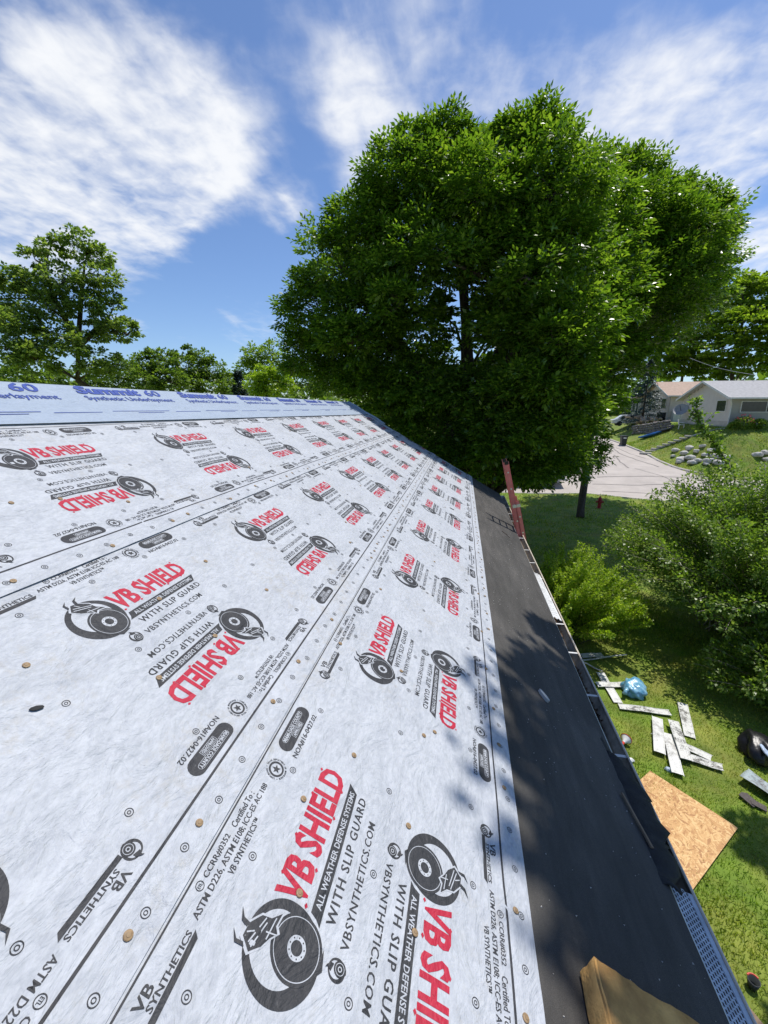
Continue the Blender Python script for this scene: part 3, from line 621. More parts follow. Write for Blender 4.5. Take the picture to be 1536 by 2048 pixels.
gm = guard_mesh(1.15, .092, 58, 7, None); g1 = gm.build('gutter_guard', M['guard_metal'])
g1.location = (gx-.004, .60, gz+.038); g1.rotation_euler = (0, R(17), 0); tag(g1, 'grey perforated gutter guard seated in the gutter beside the foam cushion', 'gutter guard')
g2 = guard_mesh(1.35, .088, 30, 4, None, hole=.30).build('gutter_guard', M['guard_clean']); g2.location = (gx-.010, 4.45, gz+.047); g2.rotation_euler = (R(-.4), R(22), R(0)); tag(g2, 'bright white perforated gutter guard resting on the open gutter', 'gutter guard')
# black felt draped over the gutter
nu, nv = 26, 9; yv = np.linspace(1.70, 2.72, nu); V = []
for i, y in enumerate(yv):
    wid = .19*(.55+.45*math.sin(math.pi*min(1, (i+1)/nu*1.1)))+.02*math.sin(i*2.3)+.015*math.sin(i*5.1)
    if i > 17: wid *= max(.25, 1-(i-17)*.085)
    for j in range(nv):
        t = j/(nv-1); x = XE-.075+wid*t; base = ZE+.010 if x < XE else ZE+.010-(x-XE)*.30-.10*max(0, x-XE-.125)
        V.append((x, y+.03*math.sin(t*3+i), base+.018*math.sin(t*math.pi)*vnoise(y*5, t*2, 4)+.006*math.sin(i*1.7)*t+.004))
me = fast_mesh('roofing_felt', V, grid_faces(nu, nv), M['blackfelt'], smooth=True); fo = link('roofing_felt', me); md = fo.modifiers.new('s', 'SOLIDIFY'); md.thickness = .003; md.offset = 1
tag(fo, 'torn strip of black roofing felt draped over the gutter', 'roofing felt')
p0 = RPX(1240, 1590); p1 = RPX(1300, 1700)
mb = MB(); mb.hexa([RP(p0[0]-.006, p0[1], .012), RP(p0[0]+.006, p0[1], .012), RP(p1[0]+.008, p1[1], .012), RP(p1[0]-.008, p1[1], .012), RP(p0[0]-.006, p0[1], .022), RP(p0[0]+.006, p0[1], .022), RP(p1[0]+.008, p1[1], .022), RP(p1[0]-.008, p1[1], .022)])
tag(mb.build('wood_lath', M['wood']), 'thin pale wood lath lying on the black felt at the eave', 'lath')
# foam cushion on the roof
cs = [(.522, .30), (1.02, .30), (1.02, 1.125), (.522, 1.125)]
bm = bmesh.new(); vb = [bm.verts.new(RP(s+.012, y, .004)) for s, y in cs]; vt = [bm.verts.new(RP(s, y, .104)) for s, y in cs]
for f in ((0, 3, 2, 1),): bm.faces.new([vb[i] for i in f])
bm.faces.new(vt)
for i in range(4): bm.faces.new([vb[i], vb[(i+1) % 4], vt[(i+1) % 4], vt[i]])
bmesh.ops.recalc_face_normals(bm, faces=bm.faces); bmesh.ops.bevel(bm, geom=list(bm.edges), offset=.009, segments=2, affect='EDGES')
bmesh.ops.subdivide_edges(bm, edges=[e for e in bm.edges if e.calc_length() > .04], cuts=22, use_grid_fill=True)
for v in bm.verts:
    c = v.co; e = .006*(float(vnoise(c.x*14+c.z*9, c.y*14, 2))-.5)+.004*(float(vnoise(c.x*45, c.y*45+c.z*30, 3))-.5)
    dy = 1.125-c.y
    if dy < .03: v.co.y -= .016*max(0, float(vnoise(c.x*30, c.z*30, 8))-.35)
    v.co += Vector(NRM)*e + Vector((.4*e, 0, 0))
me = bpy.data.meshes.new('foam_cushion'); bm.to_mesh(me); bm.free(); me.materials.append(M['foam']); me.materials.append(M['foam_dirty'])
for p in me.polygons:
    p.material_index = 1 if p.normal.dot(Vector(NRM)) > .8 else 0; p.use_smooth = True
fc = link('foam_cushion', me); tag(fc, 'worn tan foam cushion lying flat on the dark eave strip', 'foam cushion')
# small scraps on the roof
def scrap(px, py, L, W, h, rot, mat, name, label, cat, off=.012):
    s, y = RPX(px, py, off); mb = MB(); pts = [(L*math.cos(a)*(.8+.25*RNG.random()), W*math.sin(a)*(.8+.3*RNG.random())) for a in np.linspace(0, 2*math.pi, 9)[:-1]]
    u = np.array([CC, 0, -SL*CC]); vv = np.array([0, 1, 0]); cr, sr = math.cos(rot), math.sin(rot)
    P = [RP(s, y, off)+u*(a*cr-b*sr)+vv*(a*sr+b*cr) for a, b in pts]; mb.prism(P, NRM*h); return tag(mb.build(name, mat, bevel=.002), label, cat)
scrap(1086, 1394, .055, .018, .022, 2.2, M['stone'], 'mortar_chip', 'light grey mortar chip on the dark eave strip', 'chip', .005)
scrap(73, 1417, .020, .009, .004, 1.0, M['blackfelt'], 'felt_scrap', 'small black felt scrap on the white middle sheet', 'scrap', .010)
scrap(904, 1018, .05, .014, .006, .3, M['blackfelt'], 'felt_scrap', 'small dark felt scrap near the far end of the lowest white sheet', 'scrap', .010)
for (px, py, L, lb) in ((1004, 1063, .16, 'twig on the far eave strip beside the charcoal seam'), (1018, 1038, .12, 'twig at the eave edge below the red ladder')):
    s, y = RPX(px, py); mb = MB(); mb.tube([RP(s, y, .01), RP(s+.05, y-.4*L, .014), RP(s+.13, y-L, .010)], [.006, .005, .003], 6); mb.tube([RP(s+.05, y-.4*L, .014), RP(s+.10, y-.3*L, .02)], [.004, .002], 5); tag(mb.build('twig', M['bark']), 'broken dark '+lb, 'twig')
# ------------------------------------------------------------------ vegetation
def unit(a): return a/(np.linalg.norm(a, axis=-1, keepdims=True)+1e-9)
def leaf_quads(P, D, Nn, L, W, rng, fold=.18):
    """kite-shaped leaves at P pointing along D, lying across normal Nn"""
    D = unit(D); S = unit(np.cross(D, Nn)); Nn = np.cross(S, D); L = np.asarray(L)[:, None] if np.ndim(L) else L; W = np.asarray(W)[:, None] if np.ndim(W) else W
    tip = P+D*L-Nn*L*.12; mid = P+D*L*.45
    V = np.stack([P, mid+S*W+Nn*W*fold, tip, mid-S*W+Nn*W*fold], 1)
    return V.reshape(-1, 3)
def leaf_obj(name, V, mat, parent): return link(name, fast_mesh(name, V, np.arange(len(V)).reshape(-1, 4), mat), parent)
def compound(P, D, rng, n=5, rach=.20, L=.085, W=.017):
    """pinnate leaves: a rachis at P along D carrying n leaflets"""
    D = unit(D); up = unit(np.array([0, 0, 1.0])+rng.normal(0, .35, P.shape)); S = unit(np.cross(D, up)); out = []
    for k in range(n):
        if k == n-1: base = P+D*rach; d = D
        else:
            t = (k//2+1)/((n-1)/2+.6); sg = 1 if k % 2 else -1; base = P+D*rach*t-up*0.02*t; d = D*.75+S*sg*.85-up*.15
        sc_ = rng.uniform(.75, 1.15, len(P))
        out.append(leaf_quads(base, d+rng.normal(0, .12, P.shape), up+rng.normal(0, .3, P.shape), L*sc_, W*sc_, rng))
    return np.concatenate(out)
def sphere_pts(n, rng): return unit(rng.normal(0, 1, (n, 3)))
def limb_mesh(paths):
    mb = MB()
    for P, r in paths: mb.tube(P, r, 7)
    return mb
def bent(a, b, rng, r0, r1, sag=.08, n=5):
    a = np.array(a, float); b = np.array(b, float); d = np.linalg.norm(b-a); o = rng.normal(0, sag*d, 3)
    P = [a+(b-a)*t+o*math.sin(math.pi*t)*1.0+np.array([0, 0, .12*d*math.sin(math.pi*t)]) for t in np.linspace(0, 1, n)]
    return P, list(np.linspace(r0, r1, n))
def tree(name, label, cat, base, stems, lobes, mat, seed, nclump=26, nleaf=26, style='ash', leafL=.085, leafW=.017, group=None, bark='bark', csize=.30, trunk_r=.24, shell=.55, twig=True, sky=.6, skirt=.0):
    """lobes: (center xyz, radius or (rx,ry,rz)); leaves gather in small clumps on every lobe"""
    rng = np.random.default_rng(seed); root = empty(name, tuple(base)); root0 = np.array(base, float)
    tag(root, label, cat, group)
    paths = []
    top = np.array(stems[0][-1], float) if stems else root0
    for P in stems:
        P = [np.array(p, float)-root0 for p in P]; n = len(P); paths.append((P, [trunk_r*(1-.62*i/(n-1)) for i in range(n)]))
    nodes = np.concatenate([np.array(P, float) for P in stems])-root0
    VL = []; twigs = []; ref = np.sqrt(np.mean([np.mean(r)**2 for c, r in lobes]))
    for (c, r) in lobes:
        c = np.array(c, float)-root0; r = np.array([r, r, r*.85]) if np.isscalar(r) else np.array(r, float)
        k = np.argmin(np.linalg.norm(nodes-c, axis=1)+1.2*np.maximum(0, nodes[:, 2]-c[2]+.3)); a = nodes[k]
        paths.append(bent(a, c+r*.1*rng.normal(0, 1, 3), rng, trunk_r*.32, trunk_r*.09))
        nc = max(5, int(nclump*.97*rng.uniform(.85, 1.15)*min(1.5, max(.12, (r.mean()/ref)**2)))); d = sphere_pts(nc, rng); d[:, 2] = np.where(d[:, 2] < -.35, d[:, 2]*(.45+skirt), d[:, 2]); d = unit(d)
        rad = shell+(1.02-shell)*rng.random(nc)**.55; cc = c+d*r*rad[:, None]
        if twig:
            for q in cc[:: 3]: twigs.append(bent(c, q, rng, trunk_r*.07, trunk_r*.02, .12, 4))
        nl = rng.integers(int(nleaf*.6), int(nleaf*1.4)+1, nc); idx = np.repeat(np.arange(nc), nl); n = len(idx)
        dd = sphere_pts(n, rng); cr = csize*r.mean()*rng.uniform(.65, 1.25, nc)
        dd[:, 2] = np.abs(dd[:, 2])*sky+dd[:, 2]*(1-sky)
        P = cc[idx]+dd*cr[idx][:, None]*(rng.random(n)**.45)[:, None]*np.array([1.1, 1.1, .75])
        D = unit(P-cc[idx])*.9+d[idx]*.6+rng.normal(0, .35, (n, 3)); D[:, 2] -= .15
        if style == 'ash': VL.append(compound(P, D, rng, 5, leafL*2.2, leafL, leafW))
        else:
            s = rng.uniform(.7, 1.25, n); up = np.array([0, 0, 1.])+rng.normal(0, .55, (n, 3)); VL.append(leaf_quads(P, D, up, leafL*s, leafW*s, rng))
    limb_mesh(paths[:len(stems)]).build('trunk', M[bark], root, smooth=True)
    mb = limb_mesh(paths[len(stems):]+twigs); br = mb.build('branches', M[bark], root, smooth=True); br['kind'] = 'stuff'
    cr_ = leaf_obj('crown', np.concatenate(VL), M[mat], root); return root
def px_lobes(lst, mpp=None):
    out = []
    for (px, py, rp, D) in lst:
        c = AD(px, py, D); cosf = float(ray(px, py)@CF); out.append((c, rp/FPX*D*cosf*1.0))
    return out
# --- the big ash behind the far end of the roof
main_l = [(885, 326, 68, 17), (1060, 318, 72, 17), (975, 345, 60, 18), (820, 385, 88, 16), (960, 410, 95, 15), (1095, 400, 98, 15.5), (1150, 355, 56, 17.5), (1090, 240, 24, 17), (1035, 258, 22, 17), (905, 262, 26, 17), (765, 420, 30, 16), (612, 575, 24, 16.5), (830, 290, 26, 16.5), (745, 470, 80, 16), (690, 545, 85, 16), (830, 530, 92, 14.5), (640, 640, 68, 16.5), (720, 660, 80, 15), (820, 650, 70, 14.5),
          (625, 720, 52, 17), (1000, 520, 70, 14.5), (1120, 530, 95, 14.5), (1025, 650, 78, 14), (1120, 660, 85, 13.6), (1090, 770, 85, 13.2), (1138, 830, 58, 14), (1020, 850, 70, 13.2), (940, 800, 62, 14), (850, 780, 72, 14.5), (760, 760, 72, 15.5), (690, 760, 48, 16.5), (870, 880, 60, 14.5), (960, 920, 50, 14.2), (1060, 930, 48, 14), (1120, 905, 48, 14.8), (800, 840, 55, 15.5), (1005, 935, 42, 15.5), (1095, 935, 40, 16), (1150, 930, 30, 17), (1110, 690, 42, 12.4), (1075, 770, 36, 12.2), (1135, 755, 32, 12.8), (1000, 800, 34, 12.6), (1050, 880, 30, 12.4), (1098, 850, 34, 12.6), (700, 690, 44, 13.8), (800, 610, 44, 13.2), (900, 520, 44, 13.2), (1060, 560, 46, 12.8), (980, 900, 26, 12.8)]
back_l = [(900, 420, 110, 20), (1050, 420, 120, 20), (760, 560, 110, 20), (1100, 600, 120, 19), (700, 720, 85, 20), (830, 760, 90, 20), (1000, 780, 110, 19), (1120, 790, 90, 19), (860, 640, 50, 19), (1010, 620, 70, 18), (900, 900, 90, 19), (1050, 900, 90, 18.5), (1150, 560, 100, 27), (1225, 640, 80, 27.5), (1280, 600, 80, 28.5), (1200, 730, 60, 27), (1245, 690, 50, 28), (1100, 700, 100, 26), (1120, 820, 75, 25.5), (1165, 850, 45, 27), (1330, 560, 78, 32), (1385, 500, 66, 32), (1280, 620, 75, 32), (1400, 575, 40, 33), (1335, 480, 66, 32), (1240, 680, 55, 32), (1285, 685, 40, 32), (1225, 560, 80, 31), (1290, 560, 75, 35), (1350, 530, 72, 35), (1325, 620, 55, 35), (1240, 620, 70, 34), (1385, 470, 58, 35), (1300, 500, 70, 35)]  # rear foliage added to darken the crown inside and shade the lawn
tb = np.array([1.1, 17.2, 0.0]); c1 = AD(935, 690, 17); c2 = AD(925, 560, 17); c3 = AD(960, 420, 17)
tree('ash_tree', 'huge leafy ash tree rising behind the far end of the white roof', 'tree', tb, [[tb, tb+[.1, 0, 2.5], AD(940, 800, 17.2), c1, c2, c3], [tb+[.1, 0, 2.4], AD(1010, 760, 16.5), AD(1050, 620, 16), AD(1080, 480, 16)], [tb+[-.1, 0, 2.4], AD(850, 780, 17), AD(780, 650, 16.5), AD(740, 540, 16.5)]],
     [(c, r*.93) for c, r in px_lobes(main_l)], 'ash', 11, nclump=34, nleaf=27, leafL=.165, leafW=.040, csize=.34, trunk_r=.30, shell=.74, sky=.7)
for ch in []: pass
rng_ = np.random.default_rng(3)
tree('ash_tree', 'broad ash tree on the lawn with a dark trunk beside the red hydrant', 'tree', G(1160, 1035, 0), [[G(1160, 1035, 0), AD(1165, 990, 27.2), AD(1174, 930, 27), AD(1185, 840, 26.5), AD(1230, 700, 26), AD(1270, 560, 26), AD(1300, 440, 26)], [AD(1174, 930, 27), AD(1120, 780, 25), AD(1100, 640, 24)]],
     px_lobes([(1238, 405, 72, 25), (1225, 335, 34, 25), (1255, 325, 30, 26), (1330, 412, 46, 26), (1340, 365, 24, 26), (1385, 405, 46, 26), (1422, 455, 36, 26), (1365, 480, 72, 24), (1260, 480, 85, 23.5), (1395, 545, 38, 25), (1330, 580, 78, 23), (1235, 590, 80, 22.5), (1375, 600, 40, 24.5), (1290, 680, 62, 23), (1200, 690, 72, 22), (1235, 740, 38, 22), (1175, 790, 42, 22.5), (1180, 415, 66, 20), (1190, 500, 80, 19.5), (1185, 600, 80, 19), (1168, 880, 34, 23), (1190, 915, 20, 23.5), (1300, 465, 70, 30), (1390, 520, 68, 30.5), (1250, 560, 90, 29), (1405, 450, 44, 31), (1330, 620, 75, 30), (1400, 590, 40, 31)]+back_l[3:4]+back_l[7:8]+back_l[11:12]), 'ash', 12, nclump=36, nleaf=28, leafL=.20, leafW=.050, csize=.36, trunk_r=.24, shell=.64, sky=.7)
tree('ash_tree', 'ash foliage added behind the huge ash to shade the lawn', 'tree', (1.0, 22.5, 0), [[(1.0, 22.5, 0), AD(930, 760, 21), AD(930, 560, 21), AD(960, 400, 20.5)]], px_lobes(back_l), 'ash', 13, nclump=44, nleaf=60, style='simple', leafL=.26, leafW=.10, csize=.34, trunk_r=.26, shell=.25)
# --- the tree right of the frame whose shade falls on the eave
def cast(x, y, z, zs): k = (z-zs)/SD[2]; return (x+SD[0]*k, y+SD[1]*k, z)
shade = [(cast(1.9, -.5, 12.5, 3.8), .9), (cast(1.5, 1.5, 13.2, 3.8), 1.2), (cast(1.5, 2.6, 12.2, 3.8), .95), (cast(1.55, 3.25, 11.6, 3.8), .5), (cast(1.5, 2.0, 15, 3.8), 1.2), (cast(2.3, -1.4, 13, 3.8), 1.2), (cast(2.6, 1.2, 14.5, 3.8), 1.5), (cast(.95, 3.85, 11.2, 3.8), .2),
         (cast(4.5, 4.2, 8.2, 0), .62), (cast(3.7, 3.3, 8.6, 0), .55), (cast(5.2, 4.9, 8.8, 0), .75), (cast(5.0, 3.0, 9.4, 0), .9), (cast(4.5, 5.6, 9.4, 0), .4)]
tree('maple_tree', 'maple tree standing on the lawn out beyond the plywood sheet', 'tree', (8.6, 2.6, 0), [[(8.6, 2.6, 0), (8.3, 2.5, 5), (7.2, 2.6, 9), (6.0, 2.6, 12.5)]], shade, 'oak', 21, nclump=48, nleaf=58, style='simple', leafL=.17, leafW=.065, csize=.33, trunk_r=.2, shell=.3)
# --- trees over the ridge to the left
tree('cottonwood_tree', 'tall open cottonwood tree above the ridge sheet with sky showing through', 'tree', (-15.5, 27.5, 0), [[(-15.5, 27.5, 0), AD(155, 760, 33), AD(158, 660, 33), AD(165, 560, 33), AD(175, 500, 33)], [AD(158, 690, 33), AD(110, 600, 33), AD(90, 540, 33)], [AD(158, 690, 33), AD(215, 640, 32.5), AD(255, 670, 32)]],
     px_lobes([(150, 488, 34, 33), (190, 515, 30, 33), (100, 500, 24, 33), (70, 520, 24, 34), (205, 560, 32, 32), (130, 560, 38, 32), (170, 610, 36, 32), (225, 610, 22, 32), (235, 665, 32, 31.5), (265, 660, 15, 31.5), (195, 665, 26, 33), (100, 620, 40, 32), (60, 575, 32, 33), (20, 560, 36, 34), (-20, 600, 50, 34), (40, 650, 44, 32), (130, 690, 42, 31), (70, 720, 42, 31), (10, 700, 50, 32), (190, 730, 36, 31), (230, 730, 26, 31.5)]), 'cotton', 31, nclump=34, nleaf=40, style='simple', leafL=.19, leafW=.075, csize=.36, trunk_r=.2, shell=.4, sky=.35)
far = [('linden_tree', 'wide linden tree filling the gap under the cottonwood', [(255, 745, 30, 44), (230, 760, 30, 44), (275, 770, 30, 43), (200, 770, 34, 44), (150, 770, 38, 44), (90, 775, 40, 44), (30, 775, 42, 44)], 'oak', (AD(200, 822, 44)), .24),
       ('linden_tree', 'wide linden tree between the blue spruce and the huge ash', [(465, 770, 26, 56), (495, 775, 30, 56), (590, 765, 30, 54), (620, 770, 34, 52), (650, 780, 34, 52), (560, 785, 30, 55)], 'oak', (AD(560, 822, 55)), .28),
       ('linden_tree', 'round dark linden tree just right of the tall cottonwood', [(300, 735, 34, 40), (330, 725, 30, 40), (290, 765, 34, 39), (340, 765, 34, 39), (310, 712, 18, 40)], 'oak', (AD(315, 822, 40)), .22),
       ('linden_tree', 'linden tree with a bumpy top left of the blue spruce', [(375, 735, 34, 42), (400, 720, 24, 42), (425, 745, 30, 42), (370, 770, 34, 41), (420, 775, 34, 41), (380, 705, 14, 42), (450, 762, 20, 42)], 'oak', (AD(400, 822, 42)), .22),
       ('linden_tree', 'smooth topped linden tree behind the yellow green bush', [(515, 715, 30, 50), (545, 708, 28, 50), (500, 745, 30, 50), (560, 735, 32, 50), (590, 740, 26, 50), (530, 750, 30, 49)], 'locust', (AD(540, 822, 50)), .24),
       ('weeping_mulberry', 'yellow green leafy bush beyond the roof ridge', [(530, 750, 22, 33), (555, 745, 18, 33), (510, 765, 20, 33), (545, 775, 26, 33), (575, 770, 18, 33), (520, 785, 20, 33)], 'lime', (AD(540, 812, 33)), .16)]
for i, (nm, lb, l, mt, b, ls) in enumerate(far):
    b = np.array([b[0], b[1], 0.0]); L_ = px_lobes(l); tree(nm, lb, 'tree' if nm == 'linden_tree' else 'bush', b, [[b, b+[0, 0, 2.5], L_[0][0]-[0, 0, .6]]], L_, mt, 41+i, nclump=34, nleaf=36, sky=.4, style='simple', leafL=ls, leafW=ls*.38, csize=.33, trunk_r=.2, shell=.5)
def spruce(name, label, base, h, r, seed, mat='spruce'):
    rng = np.random.default_rng(seed); b = np.array(base, float); root = tag(empty(name, tuple(b)), label, 'tree')
    MB().tube([(0, 0, 0), (0, 0, h*.5), (0, 0, h*.98)], [.16, .1, .02], 7).build('trunk', M['bark'], root, smooth=True)
    V = []
    for k in range(int(h*34)):
        z = h*(.06+.93*rng.random()**.9); L = r*(1-z/h)**.85*rng.uniform(.75, 1.08)+.05; a = rng.uniform(0, 2*math.pi); d = np.array([math.cos(a), math.sin(a), -.22]); n = 22
        t = rng.random(n)**.6; P = np.array([0, 0, z])+d*L*t[:, None]+rng.normal(0, .05, (n, 3))+np.array([0, 0, .18])*(t[:, None]**2)*L; D = d+rng.normal(0, .45, (n, 3)); D[:, 2] -= .1
        V.append(leaf_quads(P, D, np.array([0, 0, 1.])+rng.normal(0, .4, (n, 3)), .26, .05, rng))
    leaf_obj('crown', np.concatenate(V), M[mat], root); return root
q = AD(480, 800, 42); spruce('spruce_tree', 'small blue spruce between the lindens and the yellow green bush', (q[0], q[1], 0), 9.4, 2.3, 51)
q = AD(1290, 800, 62); spruce('spruce_tree', 'dark blue spruce behind the gable with the orange roof', (q[0], q[1], 3.2), 8.6, 3.0, 52)
# --- trees behind the neighbours' houses
nb = [('locust_tree', 'feathery light green locust tree behind the two houses, its top against the sky', [(1470, 580, 42, 66), (1440, 620, 44, 64), (1500, 600, 46, 66), (1540, 610, 50, 66), (1420, 660, 42, 63), (1480, 660, 50, 62), (1540, 670, 50, 62), (1390, 690, 40, 62), (1445, 700, 44, 61), (1510, 715, 46, 61), (1560, 710, 40, 61), (1500, 565, 24, 67), (1535, 560, 20, 67)], 66),
      ('locust_tree', 'lower locust tree reaching over the orange roof', [(1350, 690, 40, 66), (1330, 720, 32, 65), (1380, 725, 36, 65), (1345, 745, 26, 64), (1420, 740, 34, 64), (1300, 740, 26, 66), (1470, 745, 30, 63)], 66)]
for i, (nm, lb, l, D) in enumerate(nb):
    L_ = px_lobes([(a_, b_, r_, D_*1.3) for a_, b_, r_, D_ in l]); m = np.mean([c for c, r in L_], 0); b = np.array([m[0], m[1], float(H(m[0], m[1]))-.05])
    tree(nm, lb, 'tree', b, [[b, b+[0, 0, 3.5], m-[0, 0, 1.5], m+[0, 0, 1.5]]], L_, 'locust', 61+i, nclump=44, nleaf=40, style='simple', leafL=.46, leafW=.19, csize=.26, trunk_r=.3, shell=.55)
# distant wood closing the horizon
rng = np.random.default_rng(5); VL = []
for k in range(150):
    a = R(-75+150*k/149+rng.uniform(-1, 1)); D = rng.uniform(95, 150); x, y = D*math.sin(a), D*math.cos(a)
    if 8 < x < 20 and y < 76: continue
    h = rng.uniform(5.5, 9.5); z0 = float(H(x, y)); n = 110
    d = sphere_pts(n, rng); P = np.array([x, y, z0+h*.5])+d*np.array([5.5, 5.5, h*.52])*(.8+.25*rng.random((n, 1)))
    VL.append(leaf_quads(P, d+rng.normal(0, .6, (n, 3)), np.array([0, 0, 1.])+rng.normal(0, .5, (n, 3)), 1.7, .75, rng))
tag(leaf_obj('distant_wood', np.concatenate(VL), M['oak'], None), 'distant belt of dark trees closing the horizon', 'wood', kind='stuff')
# nearer dark hedge of trees under the big ash, across the street
hed = [((-9, 44, 2.2), 3.0), ((-3.5, 46, 2.6), 3.2), ((2, 47, 3.0), 3.4), ((6.2, 50, 3.6), 3.2), ((6.0, 58, 4.5), 3.5)]
for i, (c, r) in enumerate(hed):
    b = np.array([c[0], c[1], float(H(c[0], c[1]))-.05]); tree('shade_tree', ['low dark tree far left beyond the street', 'low dark tree across the street behind the ash stems', 'bushy dark tree across the street behind the parked pickup', 'dark tree beside the side street', 'dark tree at the top of the side street'][i], 'tree', b, [[b, b+[0, 0, 2.], np.array(c)+[0, 0, 1.5]]],
         [(np.array(c)+[rng.uniform(-2.5, 2.5), rng.uniform(-2, 2), rng.uniform(0, 4.5)+1.5], r*.62) for _ in range(8)], 'oak', 71+i, nclump=20, nleaf=16, style='simple', leafL=.42, leafW=.17, csize=.34, trunk_r=.2, shell=.45, twig=False)
# --- honeysuckle shrub on the right
def arch_shrub(name, label, base, stems, mat, seed, nst, nleaf, L, W, bark, spread, hmax, gap=0.0, droop=.5, lean=(0, 0), jitter=.05, stem_r=.02, vis=1.0):
    rng = np.random.default_rng(seed); b = np.array(base, float); root = tag(empty(name, tuple(b)), label, 'shrub'); V = []; mb = MB()
    for k in range(nst):
        a = rng.uniform(0, 2*math.pi); q = rng.random()**.55; end = np.array([math.cos(a)*spread[0]*q+lean[0]*hmax, math.sin(a)*spread[1]*q+lean[1]*hmax, hmax*(math.sqrt(max(0, 1-(.93*q)**2))*rng.uniform(.72, 1.06)+.06)])
        s0 = np.array([rng.normal(0, spread[0]*.10), rng.normal(0, spread[1]*.10), -.08]); mid = s0*.35+end*.5+np.array([0, 0, hmax*.22*droop]); t = np.linspace(0, 1, 9)[:, None]
        C = (1-t)**2*s0+2*t*(1-t)*mid+t*t*end
        if rng.random() < vis: mb.tube(C, list(np.linspace(stem_r, stem_r*.22, 9)), 5)
        n = int(nleaf*rng.uniform(.7, 1.3)); tt = .25+.75*rng.random(n)**.7; P = (1-tt[:, None])**2*s0+2*tt[:, None]*(1-tt[:, None])*mid+tt[:, None]**2*end
        tan = unit(2*(1-tt[:, None])*(mid-s0)+2*tt[:, None]*(end-mid)); off = rng.normal(0, 1, (n, 3)); off -= (off*tan).sum(1, keepdims=True)*tan; off = unit(off); rad = rng.random(n)[:, None]**.6*jitter*(1.3-.9*tt[:, None])
        P = P+off*rad; P[:, 2] = np.maximum(P[:, 2], .05); s = rng.uniform(.7, 1.3, n)
        V.append(leaf_quads(P, tan*.7+off*.8+rng.normal(0, .25, (n, 3)), np.array([0, 0, 1.])+rng.normal(0, .5, (n, 3)), L*s, W*s, rng))
    mb.build('stems', M[bark], root, smooth=True)['kind'] = 'stuff'; leaf_obj('foliage', np.concatenate(V), M[mat], root); return root
arch_shrub('honeysuckle_shrub', 'big spreading green shrub with pale bare twigs showing through', (8.1, 12.3, 0), None, 'honey', 81, 380, 300, .078, .027, 'bark_pale', (4.0, 4.5), 4.35, droop=.8, jitter=.42, stem_r=.022)
arch_shrub('honeysuckle_shrub', 'lower green shrub reaching out over the lawn beside the scattered guards', (7.2, 9.0, 0), None, 'honey', 82, 150, 200, .072, .025, 'bark_pale', (2.0, 1.5), 1.6, droop=.8, jitter=.34, stem_r=.016)
arch_shrub('spirea_shrub', 'lime green feathery shrub growing against the eave below the ladder', (2.95, 11.4, 0), None, 'lime', 83, 170, 330, .055, .019, 'bark', (1.65, 2.1), 2.4, droop=.0, lean=(.16, -.04), jitter=.13, stem_r=.01)
# tall thin sapling rising through the shrub
rng = np.random.default_rng(90); sb = G(1460, 1080, 0); sb = np.array([7.9, 14.2, 0.0]); tp = AT(1392, 800, 14.2)
root = tag(empty('sapling', tuple(sb)), 'thin sapling rising above the shrub in front of the grey house', 'sapling'); Pm = [AT(1470, 960, 14.2), AT(1440, 900, 14.2), AT(1400, 850, 14.2), tp]
PP = [np.array(sb)]+Pm; MB().tube([p-sb for p in PP], [.03, .022, .017, .012, .005], 6).build('stem', M['bark'], root, smooth=True)
V = []; mb = MB()
for k in range(60):
    i = rng.integers(1, 4); t = rng.random(); a = PP[i]*(1-t)+PP[i+1]*t-sb; e = a+rng.normal(0, .2, 3)+[0, 0, .05]; mb.tube([a, (a+e)/2+[0, 0, .03], e], [.006, .004, .002], 4); n = 16; tt = rng.random(n)[:, None]; P = a*(1-tt)+e*tt+rng.normal(0, .05, (n, 3)); V.append(leaf_quads(P, rng.normal(0, 1, (n, 3)), np.array([0, 0, 1.])+rng.normal(0, .5, (n, 3)),   .10*rng.uniform(.7, 1.2, n), .036*rng.uniform(.8, 1.2, n), rng))
mb.build('twigs', M['bark'], root)['kind'] = 'stuff'; leaf_obj('foliage', np.concatenate(V), M['honey'], root)
# --- grass
def grass(n, fx, fy, L, W, seed):
    rng = np.random.default_rng(seed); x = rng.uniform(*fx, n); y = rng.uniform(*fy, n); k = (x > XW+.25) | (y > YE); k &= ~in_road(x, y, .1)
    # keep what the frame can see, with a margin for a step to the side
    ang = np.degrees(np.arctan2(x, y)); k &= (ang < 62) & (ang > -8); k &= rng.random(n) < .45+.75*vnoise(x*1.7, y*1.7, 3)
    x, y = x[k], y[k]; m = len(x); P = np.stack([x, y, H(x, y)-.004], -1); D = np.array([0, 0, 1.])+rng.normal(0, .55, (m, 3)); s = rng.uniform(.6, 1.35, m)*(.65+.7*vnoise(x*.9, y*.9, 6))
    D = unit(D); S = unit(np.cross(D, rng.normal(0, 1, (m, 3)))); h = (L*s)[:, None]; w = W*s[:, None]
    V = np.stack([P-S*w, P+S*w, P+D*h], 1).reshape(-1, 3); return fast_mesh('grass', V, np.arange(m*3).reshape(-1, 3), M['grass'])
tag(link('grass', grass(265000, (1.2, 9), (1.2, 14), .055, .0045, 91)), 'mown green lawn grass beside the house', 'grass', kind='stuff')
tag(link('grass', grass(120000, (-3, 26), (11, 31.4), .09, .013, 92)), 'shaded lawn grass around the ash trunk and hydrant', 'grass', kind='stuff')
tag(link('grass', grass(90000, (17, 46), (36, 52), .11, .02, 93)), 'sunny hillside lawn grass below the neighbouring houses', 'grass', kind='stuff')
